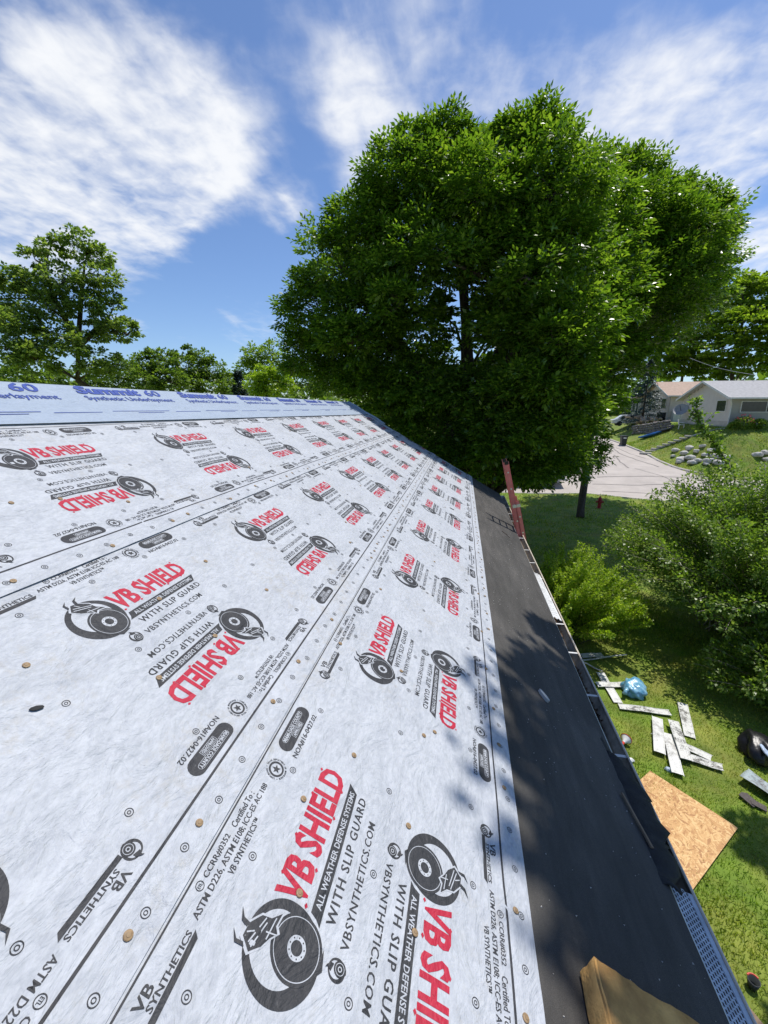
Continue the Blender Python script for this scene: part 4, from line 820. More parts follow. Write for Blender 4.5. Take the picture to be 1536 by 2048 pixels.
# ------------------------------------------------------------------ ladder leaning on the gutter
LY = 7.75; cx_ = gx+.125; cz_ = gz+.01; top = AT(1019, 922, LY); dirn = unit(np.array([cx_-top[0], 0, cz_-top[2]])); foot = np.array([cx_, LY, cz_])+dirn*((cz_)/-dirn[2]); foot[2] = 0
Ltot = np.linalg.norm(top-foot); up_ = unit(top-foot); side = np.array([0, 1, 0]); outv = np.cross(side, up_)    # outv: away from the house
if outv[0] < 0: outv = -outv
lad = tag(empty('extension_ladder', tuple(foot)), 'red fibreglass extension ladder leaning against the gutter', 'ladder')
def rail(t0, t1, yo, oo, name):
    a = up_*t0+side*yo+outv*oo; b = up_*t1+side*yo+outv*oo; mb = MB(); w, th, fl = .082, .005, .026; sg = 1 if yo > 0 else -1
    o0, o1 = -outv*w/2, outv*w/2
    for (p, q, r_, s_) in ((o0, o1, 0, th), (o0, o0+outv*.006, 0, fl), (o1-outv*.006, o1, 0, fl)):
        i0, i1 = -side*sg*r_, -side*sg*s_
        mb.hexa([a+p+i0, a+q+i0, a+q+i1, a+p+i1, b+p+i0, b+q+i0, b+q+i1, b+p+i1])
    return mb.build(name, M['ladder'], lad)
base_top = .66*Ltot
cp = unit(np.array(camo.location)-foot)
tgt_t = (cz_+.62)/up_[2]
for yo in (0, .42):
    rail(0, tgt_t, yo, .0, 'base_rail'); rail(1.2, Ltot, yo+(.012 if yo == 0 else -.012), -.058, 'fly_rail')
for k in range(int(tgt_t/.305)):
    t = .3+k*.305
    if t < tgt_t-.05: mb = MB(); a = up_*t; mb.tube([a-side*.004, a+side*.424], .016, 10); o = mb.build('rung', M['alu'], lad)
for k in range(int((Ltot-1.2)/.305)):
    t = Ltot-.2-k*.305
    if t > 1.3: mb = MB(); a = up_*t-outv*.058; mb.tube([a+side*.006, a+side*.416], .016, 10); mb.build('rung', M['alu'], lad)
for yo in (0, .42):
    sg = -1 if yo == 0 else 1
    mb = MB(); a = up_*(tgt_t-.09)+side*(yo+sg*.006)-outv*.028; mb.hexa([a+x*outv*.075+side*sg*y+up_*z*.028 for x, y, z in ((-1, -.004, -1), (1, -.004, -1), (1, .004, -1), (-1, .004, -1), (-1, -.004, 1), (1, -.004, 1), (1, .004, 1), (-1, .004, 1))]).build('guide_bracket', M['alu'], lad)
    mb = MB(); a = up_*(Ltot-.025)+side*(yo-sg*.01)-outv*.058; mb.hexa([a+x*outv*.046+side*y*.016+up_*z*.03 for x, y, z in ((-1, -1, -1), (1, -1, -1), (1, 1, -1), (-1, 1, -1), (-1, -1, 1), (1, -1, 1), (1, 1, 1), (-1, 1, 1))]).build('end_cap', M['black_plastic'], lad)
    mb = MB(); a = side*yo; mb.hexa([a+np.array([x*.06, y*.03, .05*(z+1)/2]) for x, y, z in ((-1, -1, -1), (1, -1, -1), (1, 1, -1), (-1, 1, -1), (-1, -1, 1), (1, -1, 1), (1, 1, 1), (-1, 1, 1))]).build('foot', M['black_plastic'], lad)
# ------------------------------------------------------------------ things on the lawn
def A4(x, y): return (1160+x/4.085, 1280+y/4.085)
def panel_obj(q0, q1, w, z, mat, label, tilt=0.0):
    a = G(*A4(*q0), z); b = G(*A4(*q1), z); d = b-a; L = np.linalg.norm(d[:2]); root = empty('gutter_guard', (a[0], a[1], 0)); root.rotation_euler = (0, tilt, math.atan2(d[1], d[0]))
    mb = MB(); nx = 14
    # slightly wavy sheet with a raised fold on both long edges
    pr = [(-w/2, .012), (-w/2+.004, .0), (-w/2+.02, .004), (-w*.1, .006), (w*.2, .004), (w/2-.022, .003), (w/2-.003, .004), (w/2, -.006)]
    V = []; n = len(pr)
    for i in range(nx+1):
        t = i/nx; sag = .006*math.sin(t*9+q0[0]); cut = .0
        for j, (y_, z_) in enumerate(pr):
            x_ = L*t+(-.02 if (i == 0 and j in (0, 1)) else .02 if (i == nx and j in (6, 7)) else 0); V.append((x_, y_, z+z_+sag+.003))
    Fq = [(i*n+j, (i+1)*n+j, (i+1)*n+j+1, i*n+j+1) for i in range(nx) for j in range(n-1)]
    mb.add(V, Fq); o = mb.build('sheet', mat, root); md = o.modifiers.new('s', 'SOLIDIFY'); md.thickness = .0018
    mb = MB(); mb.tube([(L*t, -w/2+.002, z+.014+.006*math.sin(t*9+q0[0])) for t in np.linspace(0, 1, 8)], .0035, 5).build('folded_edge', M['guard_clean'], root)
    mb = MB(); mb.tube([(L*t, w/2-.02, z+.0075+.006*math.sin(t*9+q0[0])) for t in np.linspace(0, 1, 8)], .0030, 5).build('folded_edge', M['guard_clean'], root)
    return tag(root, label, 'gutter guard', 'gutter guards scattered on the lawn')
GD, GC = M['guard'], M['guard_clean']
for q0, q1, z, mt, lb in [((165, 268), (312, 512), .03, GC, 'white gutter guard passing under another guard beside the blue bag'), ((138, 364), (388, 366), .05, GC, 'clean white gutter guard ending against the blue bag'), ((318, 540), (735, 595), .04, GD, 'half dirty white gutter guard just below the blue bag'),
        ((632, 635), (652, 922), .075, GC, 'pale square ended gutter guard lying over the left end of the pile'), ((592, 752), (1072, 965), .03, GD, 'long dirty gutter guard at the bottom of the crossed pile'), ((720, 765), (800, 1095), .07, GC, 'stained pale gutter guard at the end of the pile towards the plywood'), ((762, 662), (872, 975), .11, GD, 'speckled gutter guard lying on top of the crossed pile'),
        ((815, 935), (1165, 1045), .045, GD, 'dirty gutter guard sticking out of the pile towards the bent tin'), ((838, 520), (898, 792), .03, GD, 'dirty gutter guard lying alone beside the pile'),
        ((10, 128), (185, 122), .04, GC, 'clean gutter guard poking out from under the eave by the shrub'), ((15, 168), (380, 118), .06, GC, 'long narrow looking guard by the shrub with a curled end'), ((18, 176), (178, 258), .04, GC, 'guard piece slanting away from the eave near the shrub')]:
    panel_obj(q0, q1, .185 if 'narrow' not in lb and 'slanting' not in lb else .055, z, mt, lb)
# plywood sheet
a = G(1300, 1543.7, .02); b = G(1474.7, 1659, .02); e1 = unit((b-a)[:2]); e2 = np.array([e1[1], -e1[0]]); 
if e2@(G(1395, 1818, .02)-b)[:2] < 0: e2 = -e2
ob_ = bmesh.new(); me = bpy.data.meshes.new('osb_sheet'); mb = MB(); c0 = (a+b)[:2]/2+e2*1.22
osb = MB().box((0, 0, 0), (1.22, 2.44, .012)).build('osb_sheet', M['osb'], None, bevel=.0015); osb.location = (c0[0], c0[1], .035); osb.rotation_euler = (R(.4), R(-.5), math.atan2(e1[1], e1[0])); tag(osb, 'new golden strand board sheet lying on the lawn', 'plywood')
# blue plastic bag
def blob(name, c, r, mat, seed, amp=.25, sub=4, flat=.0):
    bm = bmesh.new(); bmesh.ops.create_icosphere(bm, subdivisions=sub, radius=1.0)
    for v in bm.verts:
        d = np.array(v.co); n = float(vnoise(d[0]*2.1+d[2]*1.3+5, d[1]*2.1-d[2], seed))-.5; n2 = abs(float(vnoise(d[0]*5+d[2]*3, d[1]*5+d[2]*4, seed+1))-.5)*2
        n3 = abs(float(vnoise(d[0]*11+d[2]*6, d[1]*11-d[2]*8, seed+2))-.5)*2; k = 1+amp*n*1.6-amp*.22*n2-amp*.16*n3; p = d*k*np.array(r); p[2] = max(p[2], -r[2]*.55); v.co = Vector(p)
    me = bpy.data.meshes.new(name); bm.to_mesh(me); bm.free(); me.materials.append(mat); me.polygons.foreach_set('use_smooth', np.ones(len(me.polygons), bool)); o = link(name, me); o.location = (c[0], c[1], c[2]+r[2]*.55); return o
g_ = G(1268, 1386, 0); bg_ = blob('plastic_bag', (g_[0], g_[1], 0), (.25, .28, .19), M['bag'], 4, .36); bg_.rotation_euler = (0, 0, .5); tag(bg_, 'crumpled translucent blue plastic bag on the lawn', 'bag')
mb = MB(); mb.tube([(-.20, -.02, .06), (-.29, -.03, .05), (-.36, -.07, .015)], [.06, .035, .05], 8).build('bag_neck', M['bag'], bg_, smooth=True)
# bag with pale sheet, its black mass also standing for the cast shadow
g_ = G(1512, 1508, 0); bb = blob('bag_with_shadow', (g_[0], g_[1], 0), (.24, .36, .24), M['black_plastic'], 9, .34); bb.rotation_euler = (0, 0, -.4); tag(bb, 'black bag mass, also standing for its shadow, with crumpled pale plastic on top at the shrub edge', 'bag')
tp_ = blob('plastic_wrap', (0, 0, 0), (.17, .26, .07), M['tarp'], 14, .4); tp_.parent = bb; tp_.location = (.08, -.08, .14)
# funnel
a = G(1240, 1497, .06); b = G(1258, 1472, .09); ax = unit(b-a); fr = empty('funnel', (a[0], a[1], 0)); tag(fr, 'red and white plastic funnel lying on its side on the lawn', 'funnel'); o0 = np.array([a[0], a[1], 0]); q_ = b-o0
MB().tube([a-o0+ax*-.12+[0, 0, -.03], a-o0, a-o0+ax*.16], [.012, .018, .024], 10).build('spout', M['red_plastic'], fr, smooth=True)
mb = MB(); mb.tube([a-o0+ax*.15, a-o0+ax*.18, a-o0+ax*.27], [.024, .032, .095], 18, cap=False).build('cone', M['white_plastic'], fr, smooth=True)
mb = MB(); Q = a-o0+ax*.27; e = unit(np.cross(ax, (0, 0, 1))); f = np.cross(e, ax); mb.tube([Q+.096*(math.cos(t)*e+math.sin(t)*f) for t in np.linspace(0, 2*math.pi, 20)], .007, 6, cap=False).build('rim', M['red_plastic'], fr)
fr.location[2] = .03
# bent tin with shingles
a = G(1478, 1554, .1); tn = empty('bent_tin', (a[0], a[1], 0)); tag(tn, 'dented blue grey tin flashing lying at the lawn edge', 'flashing')
c_ = G(1497, 1540, .1); d_ = G(1536, 1616, .06); o0 = np.array([a[0], a[1], 0]); ex = unit((c_-a)*[1, 1, 0]); ey = np.array([ex[1], -ex[0], 0]); 
if ey@(d_-a) < 0: ey = -ey
V = []; nx, ny = 9, 15
for i in range(nx):
    for j in range(ny):
        u_, v_ = i/(nx-1), j/(ny-1); z = .11-.05*v_+.03*math.sin(u_*3+v_*4)-.05*math.exp(-((u_-.6)**2+(v_-.35)**2)/.03)+(.02 if i in (0, nx-1) else 0); V.append(ex*u_*.30+ey*v_*.85+[0, 0, z])
o = link('tin_sheet', fast_mesh('tin_sheet', V, grid_faces(nx, ny), M['tin'], smooth=True), tn); o.modifiers.new('s', 'SOLIDIFY').thickness = .002
for (px, py, w, l, r, lb) in ((1497, 1600, .17, .24, .5, 'dark brown shingle piece tucked beside the dented tin'), (1517, 1612, .13, .2, 1.0, 'small torn shingle piece with a rusty patch under the tin')):
    g_ = G(px, py, .02); mb = MB(); mb.prism([(-w/2, -l/2, 0), (w/2, -l/2*.9, 0), (w/2*1.1, l/2*.7, 0), (w*.1, l/2, 0), (-w/2, l/2*.8, 0)], (0, 0, .012)); o = mb.build('shingle', M['shingle']); o.location = (g_[0], g_[1], .03); o.rotation_euler = (R(4), R(6), r); tag(o, lb, 'shingle')
for (px, py, r, mt, nm, lb) in ((1258, 1522, .05, M['white_plastic'], 'plastic_cup', 'crushed white plastic cup beside the gutter'), (1338, 1542, .05, M['tarp'], 'foil_scrap', 'crumpled foil scrap by the end of the pale guard')):
    g_ = G(px, py, 0); tag(blob(nm, (g_[0], g_[1], 0), (r*1.5, r, r*.8), mt, 3, .5, 3), lb, 'litter')
# dark glove-like boot with orange top and weathered board near the house
g_ = G(1504, 1975, 0); sh_ = empty('flower_pot', (g_[0], g_[1], 0)); tag(sh_, 'small dark pot with an orange rim in the shaded lawn', 'pot')
MB().lathe([(.001, 0), (.04, 0), (.058, .11), (.05, .11), (.04, .03), (.001, .03)], 14).build('pot', M['bin'], sh_, smooth=True); mb = MB(); mb.tube([(.058*math.cos(t), .058*math.sin(t), .11) for t in np.linspace(.4, 2.4, 10)], .009, 6).build('rim', M['red_plastic'], sh_)
a = G(1476, 1990, .06); b = G(1545, 2075, .06); mb = MB(); mb.box((0, 0, 0), (1.6, .26, .05)); o = mb.build('weathered_board', M['wood'], None, bevel=.004); d = unit(b-a); c0 = b-np.array([-d[1], d[0], 0])*(-.16 if True else 0); c0 = (a+b)/2; nn = np.array([d[1], -d[0], 0]); nn = nn if nn[0] < 0 else -nn
o.location = tuple(c0+nn*.13+d*.2); o.rotation_euler = (0, 0, math.atan2(d[1], d[0])); tag(o, 'weathered brown board on the ground under the eave', 'board')
# fire hydrant
g_ = G(1198, 1016, 0); hy = empty('fire_hydrant', (g_[0], g_[1], 0)); tag(hy, 'red fire hydrant in the tree shade beside the street', 'hydrant')
MB().lathe([(.001, 0), (.15, 0), (.15, .04), (.105, .05), (.10, .48), (.135, .49), (.135, .53), (.12, .55), (.10, .63), (.055, .69), (.03, .70), (.03, .76), (.001, .76)], 16).build('barrel', M['hydrant'], hy, smooth=False)
for dx, dy, r, l in ((1, 0, .05, .19), (-1, 0, .05, .19), (0, -1, .065, .19)):
    mb = MB(); mb.tube([(dx*.07, dy*.07, .40), (dx*l, dy*l, .40)], r, 10); mb.tube([(dx*l*.9, dy*l*.9, .40), (dx*(l+.03), dy*(l+.03), .40)], r*1.25, 6); mb.build('nozzle', M['hydrant'], hy)
# ------------------------------------------------------------------ vehicles
def wheel_part(parent, x, y, r, w):
    o = empty('wheel', (x, y, r)); o.parent = parent; wm = MB().lathe([(r*.62, -w/2), (r*.95, -w/2), (r, -w*.3), (r, w*.3), (r*.95, w/2), (r*.62, w/2)], 20).build('tyre', M['rubber'], o); wm.rotation_euler = (R(90), 0, 0)
    wm = MB().lathe([(.001, -w*.44), (r*.2, -w*.46), (r*.5, -w*.34), (r*.64, -w*.47), (r*.64, w*.47), (r*.5, w*.34), (.001, w*.4)], 14).build('rim', M['alu'], o); wm.rotation_euler = (R(90), 0, 0)
def extr_body(name, prof, w, mat, parent, bev=.05):
    n = len(prof); return MB().prism([(x, -w/2, z) for x, z in prof], (0, w, 0)).build(name, mat, parent, bevel=bev)
g_ = G(1097, 979, -.1+.4); tr = empty('pickup_truck', (6.75-1.75, 34.0, float(H(5, 34))-.10)); tag(tr, 'silver pickup truck parked on the street behind the ash branches', 'truck')
extr_body('body', [(-2.7, .50), (-2.7, 1.05), (-.75, 1.08), (-.70, 1.05), (1.1, 1.05), (2.55, .98), (2.72, .85), (2.75, .45), (2.3, .40), (-2.5, .42)], 1.9, M['truck'], tr, .04)
extr_body('cab', [(-.72, 1.0), (-.62, 1.72), (-.4, 1.78), (.45, 1.78), (.65, 1.72), (1.25, 1.0)], 1.66, M['truck'], tr, .05)
for sx in (-1, 1):
    mb = MB(); mb.prism([(-.55, sx*.838, 1.12), (-.48, sx*.838, 1.64), (.0, sx*.838, 1.66), (.0, sx*.838, 1.12)], (0, sx*.012, 0)); mb.build('side_window', M['glass'], tr); mb = MB(); mb.prism([(.07, sx*.838, 1.12), (.07, sx*.838, 1.66), (.5, sx*.838, 1.64), (1.0, sx*.838, 1.12)], (0, sx*.012, 0)); mb.build('side_window', M['glass'], tr)
    MB().box((2.74, sx*.72, .80), (.06, .34, .18)).build('headlight', M['lamp'], tr)
MB().box((2.78, 0, .5), (.14, 1.86, .18)).build('bumper', M['alu'], tr, bevel=.02)
for x in (-1.75, 1.75):
    for y in (-.86, .86): wheel_part(tr, x, y, .39, .25)
g_ = G(1262, 852); cz0 = float(H(g_[0], g_[1]))
wc = empty('white_car', (g_[0], g_[1]+.5, cz0-.02)); tag(wc, 'white car parked uphill beside the rubble heap', 'car'); wc.rotation_euler = (0, 0, R(-8))
extr_body('body', [(-2.2, .35), (-2.25, .75), (-1.5, .92), (1.0, .95), (2.1, .78), (2.25, .5), (2.2, .3)], 1.75, M['car_white'], wc, .05)
extr_body('cabin', [(-1.75, .88), (-1.1, 1.36), (.3, 1.42), (1.25, .92)], 1.5, M['car_white'], wc, .05)
for sx in (-1, 1): mb = MB(); mb.prism([(-1.35, sx*.752, .95), (-.98, sx*.752, 1.30), (.25, sx*.752, 1.34), (.95, sx*.752, .95)], (0, sx*.012, 0)); mb.build('side_window', M['glass'], wc)
for x in (-1.35, 1.4):
    for y in (-.8, .8): wheel_part(wc, x, y, .31, .2)
# wheelie bin
g_ = G(1246, 889); bn = empty('wheelie_bin', (g_[0], g_[1], float(H(g_[0], g_[1]))-.1)); tag(bn, 'dark grey wheelie bin at the kerb of the side street', 'bin')
MB().hexa([(-.23, -.26, .06), (.23, -.26, .06), (.23, .26, .06), (-.23, .26, .06), (-.29, -.36, 1.0), (.29, -.36, 1.0), (.29, .36, 1.0), (-.29, .36, 1.0)]).build('tub', M['bin'], bn, bevel=.02)
MB().box((0, 0, 1.03), (.64, .80, .06)).build('lid', M['bin'], bn, bevel=.02); MB().box((0, -.352, .82), (.3, .012, .12)).build('sticker', M['white_plastic'], bn)
for sx in (-1, 1): o = MB().lathe([(.001, -.03), (.1, -.03), (.1, .03), (.001, .03)], 12).build('wheel', M['rubber'], bn); o.rotation_euler = (0, R(90), 0); o.location = (sx*.25, .24, .1)
# ------------------------------------------------------------------ neighbouring houses
def window(parent, o, u, out, x0, x1, z0, z1, panes=2, fr='trim'):
    """o: wall corner; u: along the wall; out: outward"""
    o = np.array(o, float); u = np.array(u, float); out = np.array(out, float); w = empty('window', (0, 0, 0)); w.parent = parent; q = lambda x, d, z: np.array([o[0]+u[0]*x+out[0]*d, o[1]+u[1]*x+out[1]*d, z])
    def slab_(xa, xb, za, zb, d0, d1): return [q(xa, d0, za), q(xb, d0, za), q(xb, d1, za), q(xa, d1, za), q(xa, d0, zb), q(xb, d0, zb), q(xb, d1, zb), q(xa, d1, zb)]
    f = .06; mb = MB()
    for b in ((x0-f, x1+f, z0-f, z0), (x0-f, x1+f, z1, z1+f), (x0-f, x0, z0, z1), (x1, x1+f, z0, z1)): mb.hexa(slab_(*b, .0, .085))
    for k in range(1, panes): xm = x0+(x1-x0)*k/panes; mb.hexa(slab_(xm-.025, xm+.025, z0, z1, .0, .075))
    mb.build('frame', M[fr], w)
    for k in range(panes): a = x0+(x1-x0)*k/panes; b = x0+(x1-x0)*(k+1)/panes; MB().hexa(slab_(a+.001, b-.001, z0+.001, z1-.001, .0, .058)).build('pane', M['glass'], w)
def gable_house(name, label, x0, y0, wx, wy, zb, hw, rise, oh, wallmat, sidemat, roofmat):
    """corner (x0,y0) towards us; gable on the x0 side, ridge along +x"""
    h = tag(empty(name, (0, 0, 0)), label, 'house'); y1 = y0+wy; x1 = x0+wx; zt = zb+hw
    mb = MB(); mb.box(((x0+x1)/2, (y0+y1)/2, zb+hw/2-.5), (wx-.02, wy-.02, hw+1)); ym = (y0+y1)/2
    mb.add([(x0+.012, y0+.012, zt), (x0+.012, y1-.012, zt), (x0+.012, ym, zt+rise), (x1, y0+.012, zt), (x1, y1-.012, zt), (x1, ym, zt+rise)], [(0, 2, 1), (3, 4, 5), (0, 3, 5, 2), (1, 2, 5, 4)]); mb.build('wall', M[wallmat], h)
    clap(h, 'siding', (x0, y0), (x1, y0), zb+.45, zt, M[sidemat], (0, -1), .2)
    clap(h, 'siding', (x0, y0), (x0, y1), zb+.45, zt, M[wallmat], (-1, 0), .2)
    clap(h, 'siding', (x0, y0), (x0, y1), zt, zt+rise, M[wallmat], (-1, 0), .2, top=lambda z: (.5*(z-zt)/rise, 1-.5*(z-zt)/rise))
    MB().box(((x0+x1)/2-.02, (y0+y1)/2, zb-.02), (wx+.06, wy+.06, .9)).build('foundation', M['kerb'], h)
    k = rise/(wy/2); xa, xb = x0-oh, x1+oh; t = .12; ya, yb = y0-oh, y1+oh; ze = zt-k*oh+.06; zr = zt+rise+.06
    mb = MB(); mb.hexa([(xa, ya, ze), (xb, ya, ze), (xb, ym, zr), (xa, ym, zr), (xa, ya, ze+t), (xb, ya, ze+t), (xb, ym, zr+t), (xa, ym, zr+t)]); mb.build('roof', M[roofmat], h)
    mb = MB(); mb.hexa([(xa, ym+.002, zr), (xb, ym+.002, zr), (xb, yb, ze), (xa, yb, ze), (xa, ym+.002, zr+t), (xb, ym+.002, zr+t), (xb, yb, ze+t), (xa, yb, ze+t)]); mb.build('roof', M[roofmat], h)
    for (p, q) in (((ya, ze), (ym, zr)), ((yb, ze), (ym, zr))):
        mb = MB(); mb.hexa([(xa-.03, p[0], p[1]-.05), (xa-.002, p[0], p[1]-.05), (xa-.002, q[0], q[1]-.05), (xa-.03, q[0], q[1]-.05), (xa-.03, p[0], p[1]+t+.02), (xa-.002, p[0], p[1]+t+.02), (xa-.002, q[0], q[1]+t+.02), (xa-.03, q[0], q[1]+t+.02)]); mb.build('barge_board', M['trim'], h)
    MB().box(((xa+xb)/2, ya-.06, ze+.05), (xb-xa, .11, .12)).build('gutter', M['trim'], h)
    return h, zt
p_ = AT(1455, 853, 42.5); GX, GZ = p_[0], p_[2]; hw = AT(1466, 797, 42.0)[2]-GZ; ap = AT(1423, 761, 46.5)[2]-GZ
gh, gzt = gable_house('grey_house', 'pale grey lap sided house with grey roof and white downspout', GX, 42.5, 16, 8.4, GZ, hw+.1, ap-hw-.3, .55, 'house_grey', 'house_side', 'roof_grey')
window(gh, (GX, 42.5), (0, 1), (-1, 0), .7, 2.1, gzt-1.15, gzt-.25, 1); window(gh, (GX, 42.5), (1, 0), (0, -1), .75, 4.6, gzt-1.2, gzt-.35, 2)
mb = MB(); mb.tube([(GX-.45, 41.9, gzt-.2), (GX-.15, 42.25, gzt-.55), (GX-.06, 42.42, gzt-.8), (GX-.06, 42.42, GZ+.1)], .055, 8).build('downspout', M['trim'], gh)
p_ = AT(1334, 842, 58); TX, TZ = p_[0], p_[2]; hw = AT(1334, 790, 58)[2]-TZ; ap = AT(1313, 767, 62)[2]-TZ
th_, tzt = gable_house('tan_house', 'tan split level house with orange shingle roof and open garage', TX, 58, 13, 7.6, TZ, hw, max(1.4, ap-hw), .6, 'house_tan', 'house_tan', 'roof_orange')
window(th_, (TX, 58), (0, 1), (-1, 0), .9, 2.0, tzt-1.5, tzt-.4, 1); window(th_, (TX, 58), (0, 1), (-1, 0), 3.8, 6.0, tzt-1.5, tzt-.4, 2)
mb = MB(); mb.hexa([(TX-.05, 58.5, TZ-.1), (TX-.03, 58.5, TZ-.1), (TX-.03, 61, TZ-.1), (TX-.05, 61, TZ-.1), (TX-.05, 58.5, TZ+1.0), (TX-.03, 58.5, TZ+1.0), (TX-.03, 61, TZ+1.0), (TX-.05, 61, TZ+1.0)]).build('garage_shade_panel', M['dark'], th_)  # flat black panel painting in the shade inside the open garage
mb = MB(); mb.box((TX+1.6, 57.6, TZ+.55), (2.6, .7, 1.3)).build('garage_door_box', M['trim'], th_, bevel=.03)
# left porch wing of the tan house
mb = MB(); mb.box((TX+.9, 67.3, TZ+1.4), (2.6, 3.4, 3.2)).build('porch_wing', M['house_side'], th_); mb = MB(); mb.hexa([(TX-.8, 65.4, TZ+3.05), (TX+2.8, 65.4, TZ+3.05), (TX+2.8, 69.4, TZ+2.7), (TX-.8, 69.4, TZ+2.7), (TX-.8, 65.4, TZ+3.2), (TX+2.8, 65.4, TZ+3.2), (TX+2.8, 69.4, TZ+2.85), (TX-.8, 69.4, TZ+2.85)]).build('porch_roof', M['roof_orange'], th_)
window(th_, (TX-.4, 65.6), (0, 1), (-1, 0), .6, 1.3, TZ+1.0, TZ+2.6, 1); window(th_, (TX-.4, 65.6), (0, 1), (-1, 0), 1.7, 2.6, TZ+1.0, TZ+2.6, 1)
# satellite dish
c = AT(1362, 822, 50); ds = empty('satellite_dish', (c[0], c[1], float(H(c[0], c[1])))); tag(ds, 'grey satellite dish on a post before the tan house', 'satellite dish'); zc = c[2]-float(H(c[0], c[1]))
MB().tube([(0, 0, -.1), (0, 0, zc)], .05, 8).build('post', M['alu'], ds); o = MB().lathe([(.001, 0), (.27, .04), (.5, .13), (.66, .28), (.68, .28), (.51, .10), (.27, .01), (.001, -.04)], 20).build('dish', M['rope'], ds, smooth=True); o.location = (0, 0, zc); o.rotation_euler = (R(55), 0, R(-40)); MB().tube([(0, 0, zc), (-.45, -.6, zc+.55)], .025, 6).build('feed_arm', M['black_plastic'], ds)
# lawn chair
c = G(1362, 858); ch = empty('lawn_chair', (c[0], c[1], float(H(c[0], c[1])))); tag(ch, 'white plastic lawn chair on the grass before the tan house', 'chair'); ch.rotation_euler = (0, 0, R(60))
MB().box((0, 0, .42), (.52, .5, .04)).build('seat', M['white_plastic'], ch, bevel=.01); MB().hexa([(-.26, .23, .44), (.26, .23, .44), (.26, .27, .44), (-.26, .27, .44), (-.26, .36, .95), (.26, .36, .95), (.26, .40, .95), (-.26, .40, .95)]).build('backrest', M['white_plastic'], ch)
for sx in (-1, 1):
    for sy in (-1, 1): MB().tube([(sx*.24, sy*.23, -.03), (sx*.22, sy*.2, .42)], .022, 6).build('leg', M['white_plastic'], ch)
    MB().box((sx*.27, .02, .64), (.05, .48, .03)).build('armrest', M['white_plastic'], ch)
# kayaks
for i, (q0, q1, lb) in enumerate((((1276, 880), (1318, 868), 'bright blue kayak lying on the slope below the stone wall'), ((1290, 872), (1340, 862), 'second darker kayak lying behind the bright blue kayak'))):
    a = G(*q0); b = G(*q1); d = b-a; L = np.linalg.norm(d); u = d/L; L = max(2.8, min(L, 4)); s_ = unit(np.cross(u, (0, 0, 1))); pts = np.linspace(0, 1, 11); mb = MB(); V = []
    ky = empty('kayak', tuple(a)); n = 10
    for t in pts:
        w = .36*math.sin(math.pi*min(max(t, .02), .98))**.6; 
        for k in range(n): an = 2*math.pi*k/n; V.append(u*L*t+s_*w*math.cos(an)+np.array([0, 0, .18+.17*math.sin(an)*math.sin(math.pi*min(max(t, .05), .95))**.4+.12*(2*t-1)**4]))
    mb.add(V, [(i_*n+k, i_*n+(k+1) % n, (i_+1)*n+(k+1) % n, (i_+1)*n+k) for i_ in range(10) for k in range(n)]+[tuple(range(n))[::-1], tuple(100+k for k in range(n))]); mb.build('hull', M['kayak'] if i == 0 else M['bin'], ky, smooth=True)
    o = MB().lathe([(.18, 0), (.24, .0), (.24, .05), (.18, .05)], 12).build('cockpit_rim', M['black_plastic'], ky); o.location = tuple(u*L*.5+np.array([0, 0, .33])); tag(ky, lb, 'kayak')
# stone retaining wall, stone by stone
rw = empty('retaining_wall', (0, 0, 0)); tag(rw, 'dry stone retaining wall of dark stones below the tan house', 'wall'); a = G(1268, 868); b = G(1345, 858); rng = np.random.default_rng(8)
stone_me = []
for k in range(5):
    bm = bmesh.new(); bmesh.ops.create_icosphere(bm, subdivisions=2, radius=.5)
    for v in bm.verts: d = np.array(v.co); kk = 1+.5*(float(vnoise(d[0]*3+k*7, d[1]*3+d[2]*2, k))-.5); v.co = Vector(np.sign(d)*np.abs(d/.5)**.7*.5*kk)
    me = bpy.data.meshes.new('stone'); bm.to_mesh(me); bm.free(); stone_me.append(me)
def stone(parent, p, s, mat, name='stone'):
    me = stone_me[int(rng.integers(5))]; key = me.name+mat.name
    if key not in bpy.data.meshes: m2 = me.copy(); m2.name = key; m2.materials.append(mat)
    o = link(name, bpy.data.meshes[key], parent); o.location = tuple(p); o.scale = tuple(s); o.rotation_euler = (rng.uniform(-.2, .2), rng.uniform(-.2, .2), rng.uniform(0, 6.3)); return o
for r_ in range(4):
    for k in range(26):
        t = (k+.5*(r_ % 2))/26; p = a*(1-t)+b*t; z = float(H(p[0], p[1])); stone(rw, (p[0]+rng.normal(0, .05), p[1]+r_*.22+rng.normal(0, .05), z+.08+r_*.24), (.42*rng.uniform(.7, 1.2), .36*rng.uniform(.7, 1.2), .26), M['stone_d'])
# pale boulders along the corner
bl_px = [(1345, 915), (1352, 903), (1362, 921), (1368, 908), (1378, 898), (1380, 918), (1392, 905), (1395, 924), (1404, 895), (1408, 912), (1418, 925), (1422, 903), (1432, 916), (1440, 898), (1436, 928), (1450, 918), (1385, 928), (1356, 927), (1412, 931), (1515, 912), (1530, 908), (1532, 922)]
for i, (px, py) in enumerate(bl_px):
    g_ = G(px, py); o = stone(None, (g_[0], g_[1], float(H(g_[0], g_[1]))+.12), np.array([.8, .62, .42])*rng.uniform(.6, 1.25), M['stone'], 'boulder'); tag(o, 'pale limestone boulder heaped on the bank at the street corner', 'boulder', 'pale boulders heaped at the street corner')
